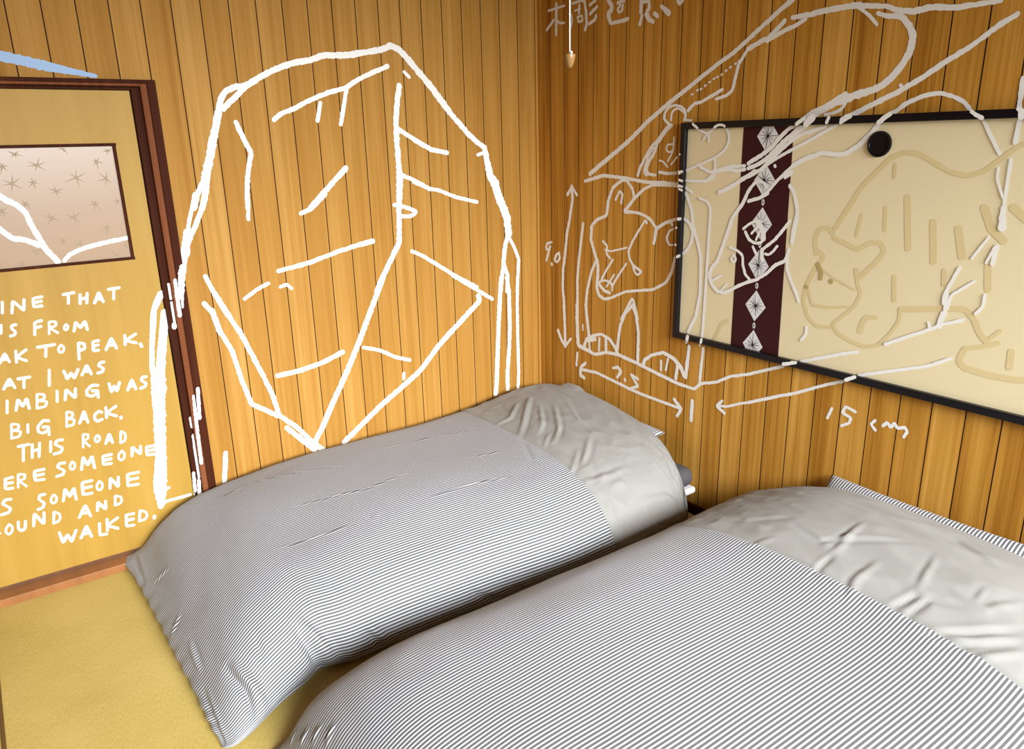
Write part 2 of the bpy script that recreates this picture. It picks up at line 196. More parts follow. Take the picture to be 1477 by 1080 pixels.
# ------------------------------------------------------------------ painted strokes: ribbons of paint lying on the surface they were brushed on
PAINT={
'w|LW|0':'''24.4,-766,1951;24.1,-798,1936;23.9,-951,1906;23.2,-1066,1900;22.9,-1117,1882;22.5,-1191,1868;22.2,-1247,1849;21.9,-1304,1825;21.8,-1364,1791;22.1,-1386,1781;22,-1425,1777;21.3,-1461,1762;22.3,-1483,1729;22.6,-1532,1569;22.7,-1576,1453
26.3,-1495,1687;30.2,-1550,1522;31.2,-1574,1453
20.1,-1576,1453;20.1,-1608,1399;20.2,-1630,1346
23,-1566,1459;22.9,-1584,1387;22.9,-1600,1344
14.4,-1620,1397;14.5,-1656,1292;14.6,-1668,1243
18.3,-1584,1395;18.3,-1601,1343;18.2,-1639,1272;18.2,-1651,1251
35.5,-1663,1257;26.5,-1698,1141
20.7,-1373,1787;20.5,-1425,1742;20.5,-1450,1723;20.5,-1475,1699
24.6,-766,1951;26,-728,1939;27.6,-689,1905;28.7,-577,1790;29.6,-494,1692
24.6,-497,1694;25.1,-396,1594;24.8,-343,1553;24.5,-311,1533
15.1,-350,1503;15.2,-312,1511
27.8,-311,1533;36.8,-287,1418;36.9,-284,1404;44.7,-256,1365;43.5,-243,1318;41.6,-210,1247;41,-193,1204;39.8,-185,1127
24.1,-191,1123;24.1,-213,1052;24.3,-223,963;24.5,-244,849
19.4,-215,970;20.2,-197,919;20.6,-204,844
17.1,-181,1106;17.4,-152,1055;18.4,-128,998;18.9,-142,836
24.2,-237,918;24.5,-259,699;25,-276,475;25.3,-282,388;25.5,-290,323
21.1,-204,914;21.5,-191,841;22.2,-192,655;22.5,-201,533;22.6,-213,428;22.6,-215,333
17.6,-137,906;17.7,-143,754;18.1,-144,535;18.4,-142,414;18.6,-149,323
19.4,-784,1870;19.3,-861,1841;19.2,-914,1819;19,-977,1782;18.7,-1059,1762;18.5,-1151,1727;18.3,-1205,1700;18.2,-1255,1685;18.2,-1288,1660
17.3,-974,1779;17.5,-1013,1642
16.8,-1093,1723;16.8,-1111,1656
14,-707,1850;14.1,-684,1830
18.3,-1435,1651;18.6,-1412,1587;18.4,-1391,1539;18,-1412,1471;18.3,-1425,1395;18.3,-1430,1333
14.9,-1425,1386;15,-1433,1290
22.4,-1007,1468;22.2,-1126,1363;22,-1177,1316
17.9,-1107,1368;17.6,-1173,1312;17.3,-1219,1298
17.8,-1338,1075;18.1,-1221,1092;18.3,-1193,1098;18.5,-1076,1128;18.9,-969,1149
23,-969,1149;23.2,-911,1157
14.5,-1487,980;14.6,-1432,1012;14.7,-1385,1030
13.8,-1337,1009;13.8,-1309,1018;13.9,-1292,997
17.4,-1624,1087;17.6,-1597,1008;17.9,-1574,953;18.2,-1520,845
18.6,-1643,983;18.6,-1617,944;18.7,-1599,858
17.9,-1598,1017;18.5,-1514,828;19.1,-1444,627;19.4,-1425,571;19.7,-1407,472
17.8,-1616,952;18,-1598,864;18.3,-1563,780;18.6,-1539,644;18.9,-1513,539;20,-1408,462
19.6,-1407,467;19.9,-1333,390;20.3,-1258,288
21.7,-1379,401;22.4,-1266,268
22.3,-1267,302;22.6,-1228,258
25.3,-735,1794;25.5,-751,1718;25.7,-761,1654;26,-763,1559;26.4,-759,1409;26.5,-772,1289
18.8,-752,1620;18.8,-691,1584;19.3,-601,1536
17.7,-753,1430;18.1,-693,1406;18.6,-612,1362
21,-681,1578;20.7,-600,1533;20.5,-515,1516
16.2,-693,1397;16.6,-647,1378;16.4,-619,1365;16.4,-568,1355;16.8,-481,1320;17,-364,1290
17.3,-795,1304;17.5,-759,1297;18,-710,1279;20.3,-687,1265;17.7,-720,1249;17.4,-766,1254
24.3,-761,1453;24.6,-775,1258;24.8,-783,1138;24.5,-878,994;24.5,-910,936
25.3,-874,994;25.3,-1012,725;25.4,-1079,604;25.3,-1163,467;25.5,-1217,372;25.5,-1262,306
16.6,-723,1095;16.9,-673,1071;17.5,-511,964;18,-381,887
16.9,-516,962;17.7,-294,817
26.1,-376,844;27.8,-366,820;26.2,-536,692;26.2,-599,644;25.8,-721,527;25,-939,399;24.5,-1126,271
20.7,-1392,639;21.1,-1305,641;21.7,-1198,657;22.1,-1095,689
15.9,-994,692;16.1,-918,666;16.3,-838,618;16.6,-769,592
14.9,-804,534;14.9,-807,507
19.1,-1644,354;19.3,-1664,230
11.7,-1690,1148;14,-1694,1139
13.5,-1755,485;13.6,-1755,473
12,-1784,210;12,-1783,210''',
'w|DF|-30':'''25.8,-1707,1134;24.3,-1716,1099;20.5,-1729,1025
16.2,-1705,1134;18.5,-1710,1125;18.6,-1722,1068;7.8,-1729,985
13.4,-1719,658;13.6,-1729,536''',
'w|DF|-24':'''14.7,-1739,1088;14.8,-1742,954
12.4,-1737,628;12.5,-1742,532;12.7,-1746,382;12.8,-1747,345''',
'w|DF|-4':'''18.5,-1761,1069;18.6,-1761,1023
16.3,-1759,1000;16.4,-1763,929
13.4,-1757,535;13.5,-1756,499
13.6,-1756,462;13.9,-1763,280''',
'w|DF|-12':'''16.4,-1765,920;16.4,-1766,909
13.9,-1765,269;14,-1770,210
11.8,-1780,307;11.9,-1785,228''',
'w|DL|4':'''23.6,-1788,1041;23.9,-1802,1024;22,-1824,985;18.3,-1852,846;18.6,-1862,776;19.2,-1864,743
28.9,-1788,967;33.3,-1834,759;35.4,-1842,730
49.2,-1847,733;53.6,-1854,669;43.8,-1863,605;40.3,-1885,409;49.9,-1908,280;39.1,-1911,236;23.1,-1917,195
12.3,-1913,199;12.5,-1894,210;12.6,-1828,210;12.7,-1803,211
12.1,-1893,267;12.2,-1877,264''',
'b|LW|0':'''34.8,-2516,1936;32.3,-2327,1888;31.5,-2112,1849;32.6,-2035,1831;12.7,-1886,1803''',
'w|GL|12':'''18.2,-2313,1491;18.4,-2263,1455;18.4,-2225,1421;18.7,-2214,1409;18.8,-2190,1394;18.1,-2168,1366;17.9,-2157,1316;18.5,-2131,1240;19,-2103,1194
17.4,-2363,1363;17.7,-2300,1351;17.8,-2260,1329;17.8,-2232,1295;18.2,-2215,1282;18.4,-2184,1277;18.5,-2156,1259;18.6,-2134,1250
13.5,-2083,1195;13.9,-2066,1213;14.6,-2026,1230;15,-1962,1243;15.2,-1873,1256''',
't|DL|4':'''8.1,-2327,1078;9.5,-2334,1040;9.9,-2315,1041
8.2,-2289,1078;8.2,-2296,1040
8.3,-2269,1036;9.6,-2259,1077;9.8,-2233,1040;8.4,-2226,1078
10.1,-2173,1080;9,-2199,1078;9.7,-2202,1048;10.1,-2178,1049
10,-2201,1063;10.1,-2177,1065
10.2,-2107,1079;10.3,-2074,1082
8.9,-2091,1080;8.9,-2097,1046
9.1,-2056,1072;9.1,-2061,1040
9.1,-2033,1074;9.2,-2040,1040
10.3,-2058,1056;10.4,-2037,1058
9.4,-2016,1036;10.6,-1996,1072;9.7,-1987,1037
10.5,-2008,1049;10.5,-1991,1049
10.5,-1963,1079;10.6,-1928,1081
9.5,-1946,1080;9.5,-1952,1042
8.2,-2336,968;9.4,-2329,1000;9.7,-2313,970;8.2,-2307,1000
10.1,-2265,995;9.4,-2275,995;8.4,-2281,985;8.6,-2270,971;9,-2274,961;9.9,-2287,958
10.1,-2189,998;9.2,-2209,994;8.6,-2217,951
10.1,-2212,975;10.1,-2194,978
7.2,-2174,947;7.8,-2166,991;8.3,-2146,987;7.9,-2148,973;7.2,-2169,969;8.3,-2147,947
7.8,-2117,973;7.4,-2124,966;7.6,-2125,956;8.5,-2120,952;7.5,-2114,957;7.6,-2112,968;8.2,-2117,973
9.1,-2097,945;10.2,-2086,976;10.6,-2074,954;10.6,-2057,976;9.4,-2054,944
8.7,-2335,870;10.2,-2315,901;8.9,-2307,870
10.2,-2328,881;10.2,-2311,881
8.5,-2282,904;8.5,-2287,864
9.7,-2252,903;8.5,-2285,882;10.2,-2258,865
10.4,-2216,906;10.5,-2165,907
8.8,-2191,906;8.8,-2198,869
7.9,-2145,902;7.5,-2154,893;7.9,-2156,880;8.6,-2149,874;7.8,-2140,881;7.8,-2138,895;8.3,-2145,902
9.2,-2098,841;10,-2090,901;10,-2072,894;9.9,-2075,876;10.5,-2093,871
10.8,-2026,898;9.9,-2044,897;10.1,-2048,863;10.9,-2032,863
10.8,-2046,880;10.8,-2030,882
9.8,-2007,860;10.9,-1983,900;9.9,-1972,860
10.9,-1998,874;11,-1977,874
9.7,-1937,903;9.8,-1941,868
10.8,-1901,902;9.8,-1939,883;11,-1904,869
11.6,-1890,862;11.7,-1887,852
9,-2341,777;10.4,-2318,811;9,-2308,776
10.4,-2332,789;10.4,-2312,788
10.4,-2293,805;10.5,-2259,805
8.6,-2276,805;8.6,-2282,770
8.9,-2196,819;8.9,-2206,763
9.3,-2153,806;10.7,-2147,775;10.7,-2132,796;10.9,-2125,774;9.5,-2108,804
9.7,-2099,781;10.8,-2078,814;9.7,-2069,779
10.9,-2091,792;10.9,-2073,792
11,-2022,816;10.4,-2034,816;9.5,-2041,806;9.6,-2026,791;10.4,-2031,781;11,-2047,778
8.5,-2339,734;8.5,-2347,691
8.7,-2320,694;10.5,-2307,732;10.6,-2298,704;10.6,-2281,730;8.8,-2280,692
7.2,-2257,688;8.1,-2248,740;8,-2226,733;8.1,-2229,718;7.8,-2253,715;7.9,-2223,707;8.4,-2230,689;8.8,-2257,688
9,-2186,738;9,-2192,699
9.2,-2167,700;10.6,-2158,737;10.9,-2134,701;9.2,-2128,735
11,-2056,732;11,-2073,737;9.8,-2094,721;10,-2096,703;11.1,-2080,695;10.2,-2061,703;10.1,-2059,714;11.1,-2076,715
9.5,-2060,710;9.5,-2061,687
9.7,-2018,731;11.3,-2015,698;11.2,-2002,720;11.3,-1997,697;10.1,-1983,729
10.3,-1960,694;11.2,-1940,731;10.1,-1932,692
11.4,-1952,707;11.4,-1935,706
11.5,-1890,733;11.2,-1902,734;10.1,-1909,723;10.1,-1894,707;11,-1899,695;11.5,-1915,692
6.7,-2351,597;7.7,-2342,649;7.4,-2322,642;7.7,-2324,627;7.2,-2346,624;7.4,-2320,616;7.9,-2326,598;8.4,-2351,597
8.4,-2295,635;8.4,-2300,606
10.3,-2231,634;10.3,-2246,640;8.9,-2266,621;9,-2269,601;10.5,-2255,592;9.7,-2237,601;9.9,-2235,613;10.5,-2251,615
8.6,-2236,608;8.6,-2238,582
7.2,-2179,600;8.3,-2170,655;7.9,-2152,648;8.2,-2155,632;7.5,-2174,629;7.6,-2150,620;8.2,-2157,601;8.7,-2179,600
9.4,-2137,602;10.7,-2116,644;9.1,-2110,600
10.7,-2129,617;10.8,-2113,616
10.4,-2060,628;10.8,-2068,634;9.9,-2083,624;9.1,-2087,608;10.8,-2080,596;10.8,-2063,600
9.3,-2043,643;9.3,-2047,603
10.7,-2010,640;9.3,-2045,621;10.7,-2014,603
10.9,-1999,595;10.9,-2000,590
10.4,-2337,562;10.5,-2306,562
8.4,-2322,562;8.4,-2332,505
8.5,-2295,559;8.5,-2304,510
8.6,-2272,559;8.6,-2283,508
10.6,-2300,535;10.6,-2278,535
8.7,-2238,556;8.7,-2245,518
10.7,-2201,553;10.5,-2217,555;8.8,-2227,542;9,-2206,522;10.5,-2213,508;10.7,-2235,506
7.5,-2141,508;8.3,-2133,558;7.9,-2117,553;8.3,-2120,537;7.5,-2136,533;7.9,-2120,507
8.5,-2088,543;7.8,-2097,535;7.6,-2099,522;9,-2092,516;8.3,-2084,522;7.7,-2082,536;8.2,-2088,543
9.9,-2066,504;11.1,-2049,539;9.4,-2043,502
11.1,-2059,516;11.1,-2046,515
7.9,-2017,494;8.8,-2009,540;8,-1996,529;8,-1996,511;8.9,-2003,497;9.2,-2017,494
10.6,-2375,453;9.3,-2397,453;8.8,-2403,415;10.7,-2382,413
10.6,-2400,435;10.6,-2379,434
6.9,-2365,410;8.2,-2356,460;7.8,-2337,453;8.2,-2340,438;7.1,-2359,435;7.8,-2340,408
10.8,-2277,457;9.9,-2306,458;9.3,-2311,422;10.8,-2284,419
10.8,-2309,440;10.8,-2282,439
10.9,-2210,464;10.7,-2226,466;8.8,-2235,454;9,-2215,434;10.7,-2222,421;10.9,-2242,419
8.3,-2185,462;7.8,-2194,451;7.5,-2196,437;9,-2190,430;8.1,-2181,437;7.5,-2178,453;8,-2185,462
9.4,-2161,423;11,-2148,469;11.1,-2138,435;11,-2119,466;9.2,-2118,418
11.3,-2055,456;10.6,-2083,457;9.9,-2087,423;11.3,-2061,421
11.2,-2085,440;11.3,-2059,439
8.8,-2018,461;8.3,-2031,449;8,-2033,432;9.2,-2024,423;8.5,-2013,432;7.8,-2010,451;8.4,-2018,461
9.9,-1987,432;11.4,-1980,466;11.5,-1956,431;9.9,-1951,463
11.6,-1904,453;11,-1931,455;10.2,-1934,421;11.6,-1909,419
11.6,-1932,438;11.6,-1907,437
10.7,-2395,373;10.5,-2412,376;8.3,-2422,363;8.5,-2401,339;10.3,-2409,325;10.8,-2431,323
10.9,-2292,361;10.6,-2305,363;8.6,-2313,349;8.7,-2298,327;10.6,-2305,312;11,-2321,309
8.4,-2264,351;7.8,-2275,340;7.5,-2277,325;8.9,-2270,317;7.9,-2260,324;7.4,-2257,341;8,-2264,351
9.3,-2239,318;11.1,-2226,362;11.2,-2216,329;11.1,-2198,358;9,-2197,312
11.3,-2136,371;10.6,-2167,372;9.8,-2173,324;11.4,-2144,321
11.3,-2170,349;11.3,-2141,348
8.8,-2111,361;8.2,-2122,349;7.7,-2124,333;9.2,-2117,324;8.3,-2106,332;7.7,-2103,350;8.2,-2111,361
9.7,-2081,322;11.4,-2073,363;11.6,-2052,321;9.7,-2046,360
11.7,-1975,360;11,-2013,362;10.4,-2019,315;11.7,-1983,311
11.6,-2016,339;11.7,-1981,337
6.8,-2475,258;8.4,-2467,302;7.9,-2448,296;8.4,-2451,282;7,-2470,280;7.9,-2450,255
8.2,-2417,280;7.5,-2429,268;7.1,-2432,251;8.8,-2424,241;7.7,-2413,250;6.9,-2409,269;7.8,-2417,280
8.5,-2389,281;8.5,-2393,252;11,-2384,243;9.7,-2373,249;8.7,-2367,277
8.8,-2346,250;11,-2336,296;11.1,-2314,249;8.8,-2306,292
7.4,-2284,241;9,-2275,285;7.8,-2260,273;7.6,-2259,255;9,-2268,243;9.2,-2284,241
10.3,-2200,237;11.4,-2173,279;9.2,-2162,231
11.4,-2190,251;11.5,-2167,248
9.6,-2137,245;11.5,-2130,279;11.7,-2109,243;9.6,-2104,276
8,-2075,250;9.3,-2068,288;8.4,-2050,277;8.2,-2049,261;9.6,-2058,251;9.6,-2075,250
8.8,-2273,198;11.4,-2267,154;11.4,-2249,181;11.6,-2240,149;10.1,-2219,189
10.4,-2208,153;11.5,-2183,195;9.2,-2173,147
11.6,-2198,167;11.6,-2177,164
9.6,-2139,192;10.1,-2145,144;11.8,-2123,141
9.6,-2111,201;9.7,-2117,154
11.7,-2076,195;9.6,-2115,175;11.1,-2081,151
12,-2018,195;11.4,-2044,197;10,-2050,150;12,-2025,147
12,-2047,174;12,-2023,173
8.4,-2003,157;9.8,-1994,201;8.6,-1974,189;8.6,-1972,170;10,-1982,158;9.9,-2003,157
12,-1947,160;12,-1948,153''',
't|RW|0':'''11.1,-94,2122;10.8,-208,2127
16.8,-152,2141;16.9,-149,2018
13.9,-131,2078;14.1,-81,2044
12.9,-161,2070;10.2,-175,2060;9.8,-208,2058
11.9,-264,2128;10.1,-327,2131;13.9,-344,2124;16.9,-355,2081;17.1,-359,2031;17,-349,2014
7.7,-240,2090;10.7,-258,2083;12.5,-262,2056;12.5,-244,2020
13.1,-310,2115;13.1,-308,2083
8.4,-279,2097;8.4,-317,2100
8.5,-300,2069;8.7,-328,2072;11.6,-331,2051;8.7,-304,2048;12,-299,2070
12.5,-414,2118;12.7,-378,2106
14.7,-424,2093;14.9,-382,2071
16.5,-418,2058;15.3,-412,2045;13.7,-376,2033
18.8,-494,2107;20.4,-514,2087;22,-517,2069;22.4,-495,2058;21.3,-502,2035;14.4,-512,2018;15.4,-579,2019;15.3,-613,2022
12.5,-551,2089;12.3,-590,2093
12.6,-566,2079;13.3,-551,2066;8.1,-561,2051;12.8,-579,2058;13.1,-581,2077
18.2,-687,2081;18.3,-686,2038
12.4,-687,2071;12.7,-730,2073;16.8,-731,2041;13.6,-720,2039
16.1,-692,2022;16.2,-682,1994
22.7,-717,2026;20,-733,2004;16.7,-755,1994
17.4,-762,2022;17.3,-777,2011
14.6,-797,2043;23.2,-836,2014
15.1,-881,2051;10.8,-890,2036;15.8,-902,2046
9.9,-107,1079;13.4,-66,1068;14.6,-61,1040;10.5,-86,1039;15.4,-97,1064;15.6,-62,984
16,-105,972;16,-106,967
11.5,-142,1020;13.5,-164,1033;15,-169,1006;9.8,-147,982;15.8,-128,994;14.8,-142,1020
12.6,-562,535;15.2,-596,546;18,-615,530;15.8,-592,497
14.5,-642,499;14.5,-643,493
14.9,-725,520;12.6,-680,532;15.5,-727,486;11.6,-682,465
10.6,-1674,643;10.7,-1661,604
11.1,-1760,655;10.2,-1724,664;11.6,-1714,639;11.5,-1747,629;9.8,-1743,609;10.1,-1716,591
9.4,-1832,645;10.1,-1819,628;11.1,-1836,612
10.4,-1860,634;11.6,-1873,650;11.4,-1886,636;11.3,-1896,654;11.8,-1909,640;11.7,-1931,650;10.6,-1941,638;10,-1932,617''',
'w|RW|0':'''21.2,-389,1411;19.5,-633,1549;18.8,-739,1622;17.8,-844,1683;15.9,-1091,1813;15.8,-1155,1842;15.1,-1296,1930;14.8,-1366,1973;14.7,-1375,1979
13.9,-1291,1924;13.5,-1330,1951;13,-1387,1980
16.2,-354,1378;15,-477,1405;14.6,-618,1397;14.4,-718,1386;14,-751,1384;13.7,-850,1384;13.5,-918,1381
14.7,-956,1657;13,-984,1681;12.3,-1014,1683;12.6,-1114,1722
11.2,-1088,1691;11.7,-1135,1700;13.1,-1161,1717;13.2,-1181,1802;11.9,-1222,1855;10.8,-1297,1871;10.8,-1363,1892;10.7,-1382,1899
15.4,-1299,1872;15,-1359,1921
16.2,-1222,1849;15.8,-1285,1873
14.5,-1296,1866;13.9,-1349,1887;13.7,-1401,1900;13.8,-1438,1916
15.5,-1295,1872;15,-1348,1912;14.9,-1356,1918
13.4,-1388,1927;16.5,-1461,1928;18.5,-1516,1932;17.2,-1605,1933;12.8,-1711,1916;14.4,-1745,1900;17.3,-1792,1891;17,-1846,1895;15.7,-1917,1884;11.4,-2018,1885;10.9,-2026,1885
10,-1616,1929;10.1,-1659,1897;10.3,-1685,1870
11.6,-1684,1901;13.8,-1715,1888;16.4,-1757,1884;19,-1787,1853;21.4,-1801,1823;23.1,-1798,1786;22.5,-1780,1750;21.6,-1748,1714;20,-1713,1690;19.8,-1664,1678
24.1,-1675,1680;24.6,-1588,1659;24.7,-1578,1657
14.3,-2071,1847;14.8,-2027,1823;15.2,-1961,1777;15.3,-1929,1760;15.7,-1903,1746;16,-1848,1712;16.3,-1779,1676;17.2,-1636,1615
10.2,-1780,1693;10.2,-1792,1680
10.9,-1987,1617;10.9,-1968,1637;11.5,-1932,1655;12.3,-1897,1664;13.3,-1853,1659;14,-1810,1643;14.3,-1776,1620;14.2,-1767,1616
12.7,-1606,1680;13.2,-1583,1669;13.1,-1538,1644;13.3,-1499,1632;13.9,-1472,1616
21.8,-1609,1670;23.5,-1527,1634;24.2,-1508,1625;24.6,-1502,1619
10.9,-1611,1657;10.8,-1600,1635;10.1,-1578,1624;9.9,-1540,1619
17.5,-260,1352;17.5,-266,1294;17.5,-246,1206;17.9,-224,1127;18.2,-210,1028;18.5,-196,960;18.9,-191,876;19.1,-202,775;19.2,-206,707
16.5,-229,1312;10.9,-260,1352;16.1,-296,1315
17,-342,1185;17.6,-311,999;17.8,-303,918;18.3,-304,724
15.6,-434,1021;16.2,-405,972;17,-376,881;17.6,-366,818;17.8,-372,736
14.5,-593,1386;16.5,-540,1355;18.1,-514,1299;16.2,-501,1231;14.6,-440,1211;18.5,-402,1180;19.8,-398,1115;19.4,-429,1048;19.6,-448,1016;19.5,-449,951;19.9,-440,903;19.1,-456,865;14.1,-495,851;13.1,-542,865;12.6,-634,907;12.1,-772,934;12.2,-805,941;13.7,-877,981;15,-906,1032;15.2,-918,1086
12.4,-910,1242;12.4,-908,1243
12.9,-910,1242;13.6,-856,1224;16,-810,1198;17.7,-797,1138
14.9,-810,1198;14.2,-768,1236;12.8,-726,1251;12.1,-683,1257;17.2,-614,1256;14.8,-681,1319;13.4,-730,1355;11.7,-778,1374;11.1,-857,1375;11,-918,1373
10.6,-593,1386;12,-627,1387;14.7,-663,1353;15.2,-674,1318
10.3,-581,1341;12.9,-603,1333;13.2,-595,1291
11.8,-581,1338;11.9,-559,1304
12.3,-752,1217;9.3,-747,1231;11.8,-698,1171;12.1,-670,1133;13.1,-646,1088;13,-656,1052;12,-678,1029;12.8,-731,1008;9.4,-706,989;12.9,-684,1005;13.2,-678,1029
11.7,-480,1116;12.9,-509,1099;13.1,-505,1061;12,-529,1044
9.5,-495,1079;8.9,-533,1076;8.7,-636,1102
11.6,-548,1040;12.1,-502,983;12.4,-474,941
11.1,-634,1031;11.7,-577,962;12.5,-550,925;13,-546,901
10.8,-455,925;10.4,-493,940;13.2,-536,936;15.1,-546,918
18.3,-455,918;16.5,-494,891;14.6,-532,886
9.9,-558,974;10.1,-508,912
9.4,-902,1203;10.6,-885,1198;12.5,-867,1162;10.2,-884,1137;9.2,-902,1139
14.9,-891,1227;14.9,-896,1220
14.3,-610,778;13.8,-662,860;11.7,-679,885;15.2,-698,844;15.2,-713,795
11.2,-815,1426;11,-870,1421;11.1,-905,1425
11,-910,1374;11,-909,1375
12.5,-938,1623;12.6,-945,1638;11.5,-941,1657;9.5,-920,1673;9.2,-887,1680;11,-855,1674;13.1,-834,1653;12.8,-830,1630;10.6,-853,1614;10,-875,1604
10.9,-869,1625;10.7,-870,1652;8.9,-888,1666;7.6,-909,1666
8.2,-912,1663;9,-937,1651;9.8,-942,1642
11.3,-875,1604;11.9,-838,1584;12.3,-795,1545;12.9,-761,1521;13.9,-705,1443;14.3,-692,1410
19.2,-865,1602;20.3,-843,1589;21.3,-806,1549
15.8,-801,1545;15.5,-785,1501;15.7,-755,1469;16.6,-739,1431;13,-751,1417;11.5,-795,1413
8.1,-746,1411;9.8,-728,1417;10.6,-730,1440;10.2,-751,1489;9.8,-779,1521
9.2,-889,1559;9.3,-888,1532;9.2,-886,1509;9.1,-860,1469
6.7,-884,1534;8.1,-852,1532;9.2,-847,1513;6.7,-864,1501;7.5,-886,1509
6.4,-813,1471;7.1,-832,1469;7.9,-859,1447
6.8,-910,1486;7.1,-892,1470;7.2,-878,1456
10.6,-815,1425;10.4,-857,1419;10.3,-907,1422
9,-938,1623;8.9,-975,1620
8,-970,1713;8,-975,1715
8,-994,1726;8,-1000,1728
7.9,-1011,1729;7.9,-1017,1731
7.9,-1031,1740;7.9,-1037,1742
7.8,-1051,1751;7.8,-1057,1753
7.8,-1071,1761;7.7,-1076,1763
7.7,-1087,1766;7.7,-1092,1768
7.7,-1106,1773;7.6,-1111,1775
7.6,-1125,1784;7.6,-1130,1786
7.6,-1144,1794;7.5,-1149,1796
7.5,-1166,1805;7.5,-1171,1806
7.5,-1180,1811;7.4,-1186,1813
16.4,-1007,783;16.4,-1006,783
16.5,-1001,749;16.5,-1000,749
16.6,-1016,732;16.9,-1011,640
13.1,-1073,749;13.1,-1072,750
13.3,-1091,740;13.5,-1086,657
19.1,-200,776;19.2,-208,674;19.4,-210,569
19.7,-154,639;19.4,-182,593;13.1,-210,569;15.3,-254,614
23.5,-300,792;23.9,-304,672;23.5,-311,593;19.6,-383,583;16.3,-433,573;15.1,-517,601;16.4,-594,607;17.1,-696,596;15.6,-944,560;13,-1054,556;12.7,-1090,590;12.5,-1168,615;12.2,-1235,655;12,-1318,684
18.8,-364,803;18.9,-385,687;19,-391,655
20,-356,599;17.2,-371,637;13.6,-417,663;14.6,-477,682;17.9,-535,669;19.1,-574,637;19.3,-594,607
24.6,-376,635;24.3,-432,650
14.8,-392,627;14.8,-397,593
14.1,-465,659;14.2,-463,600
17.8,-511,665;17.9,-512,607
10.6,-344,702;10.6,-345,678
14.8,-682,853;16.2,-634,807;18,-604,743;18.8,-588,633
17.9,-682,853;17.9,-706,806;17.9,-722,732;18,-722,602
20.2,-758,597;17.7,-766,621;15,-807,650;15.5,-873,676;18,-931,664;19.1,-972,639;19.3,-997,601
18.3,-1012,678;18.6,-1005,597
17.2,-960,642;17.4,-951,578
12.6,-863,636;12.7,-865,595
12,-903,654;12.1,-893,602
14.7,-1087,683;15,-1082,591
16.2,-305,552;16.4,-298,489
15.8,-367,515;19.2,-330,485;22.2,-330,442;18.5,-357,437
15.1,-330,475;15.4,-450,485;15.1,-682,460;14.3,-755,455;13.3,-990,451
17.3,-948,482;17.3,-990,451;15,-968,413
18.6,-1048,502;18.9,-1047,417
11.7,-1202,544;14.7,-1175,515;14.3,-1216,496
11.1,-1179,518;10.4,-1225,526;10.1,-1290,557;10,-1328,572
12,-1318,684;11.5,-1467,750
12.1,-1328,572;11.7,-1472,638;11.4,-1520,658;10.9,-1630,716;10.7,-1703,750
12.9,-2111,1688;13.1,-2113,1619''',
'w|PF|-25':'''17.1,-1643,1611;17.2,-1618,1600
10.9,-2034,1591;10.8,-2012,1603;10.7,-2005,1609
14.1,-1773,1612;14.5,-1758,1603;14.7,-1740,1589
13.8,-1481,1610;13.8,-1455,1593
24.2,-1512,1611;23.1,-1491,1592
11.1,-1571,1609;11.1,-1565,1594
10.2,-1644,1610;10.3,-1614,1592
11.8,-952,1098;11.7,-965,1104
12.2,-962,1250;12.2,-948,1248
9.2,-942,1213;9.2,-941,1213
9,-942,1145;9,-941,1146
10.9,-945,1429;10.9,-943,1429
9.9,-947,1399;9.9,-962,1396
9,-948,1378;8.9,-963,1374
9.1,-949,1364;9.1,-964,1360
10.9,-946,1375;10.9,-945,1376
6.7,-945,1496;6.7,-943,1496
10.2,-946,1424;10.2,-945,1425
10.7,-948,1428;10.7,-960,1431
9.3,-1155,1594;8.5,-1145,1600;9.3,-1121,1599;10.2,-1108,1591
10.1,-1004,1606;10,-1027,1591
16.2,-1027,780;16.3,-1025,768
12.9,-1100,782;12.9,-1097,770
12.7,-1483,766;12.4,-1532,783
11.6,-1727,765;11.5,-1758,783
12.9,-2124,1611;12.9,-2122,1612
15.1,-2129,1605;15.1,-2131,1590''',
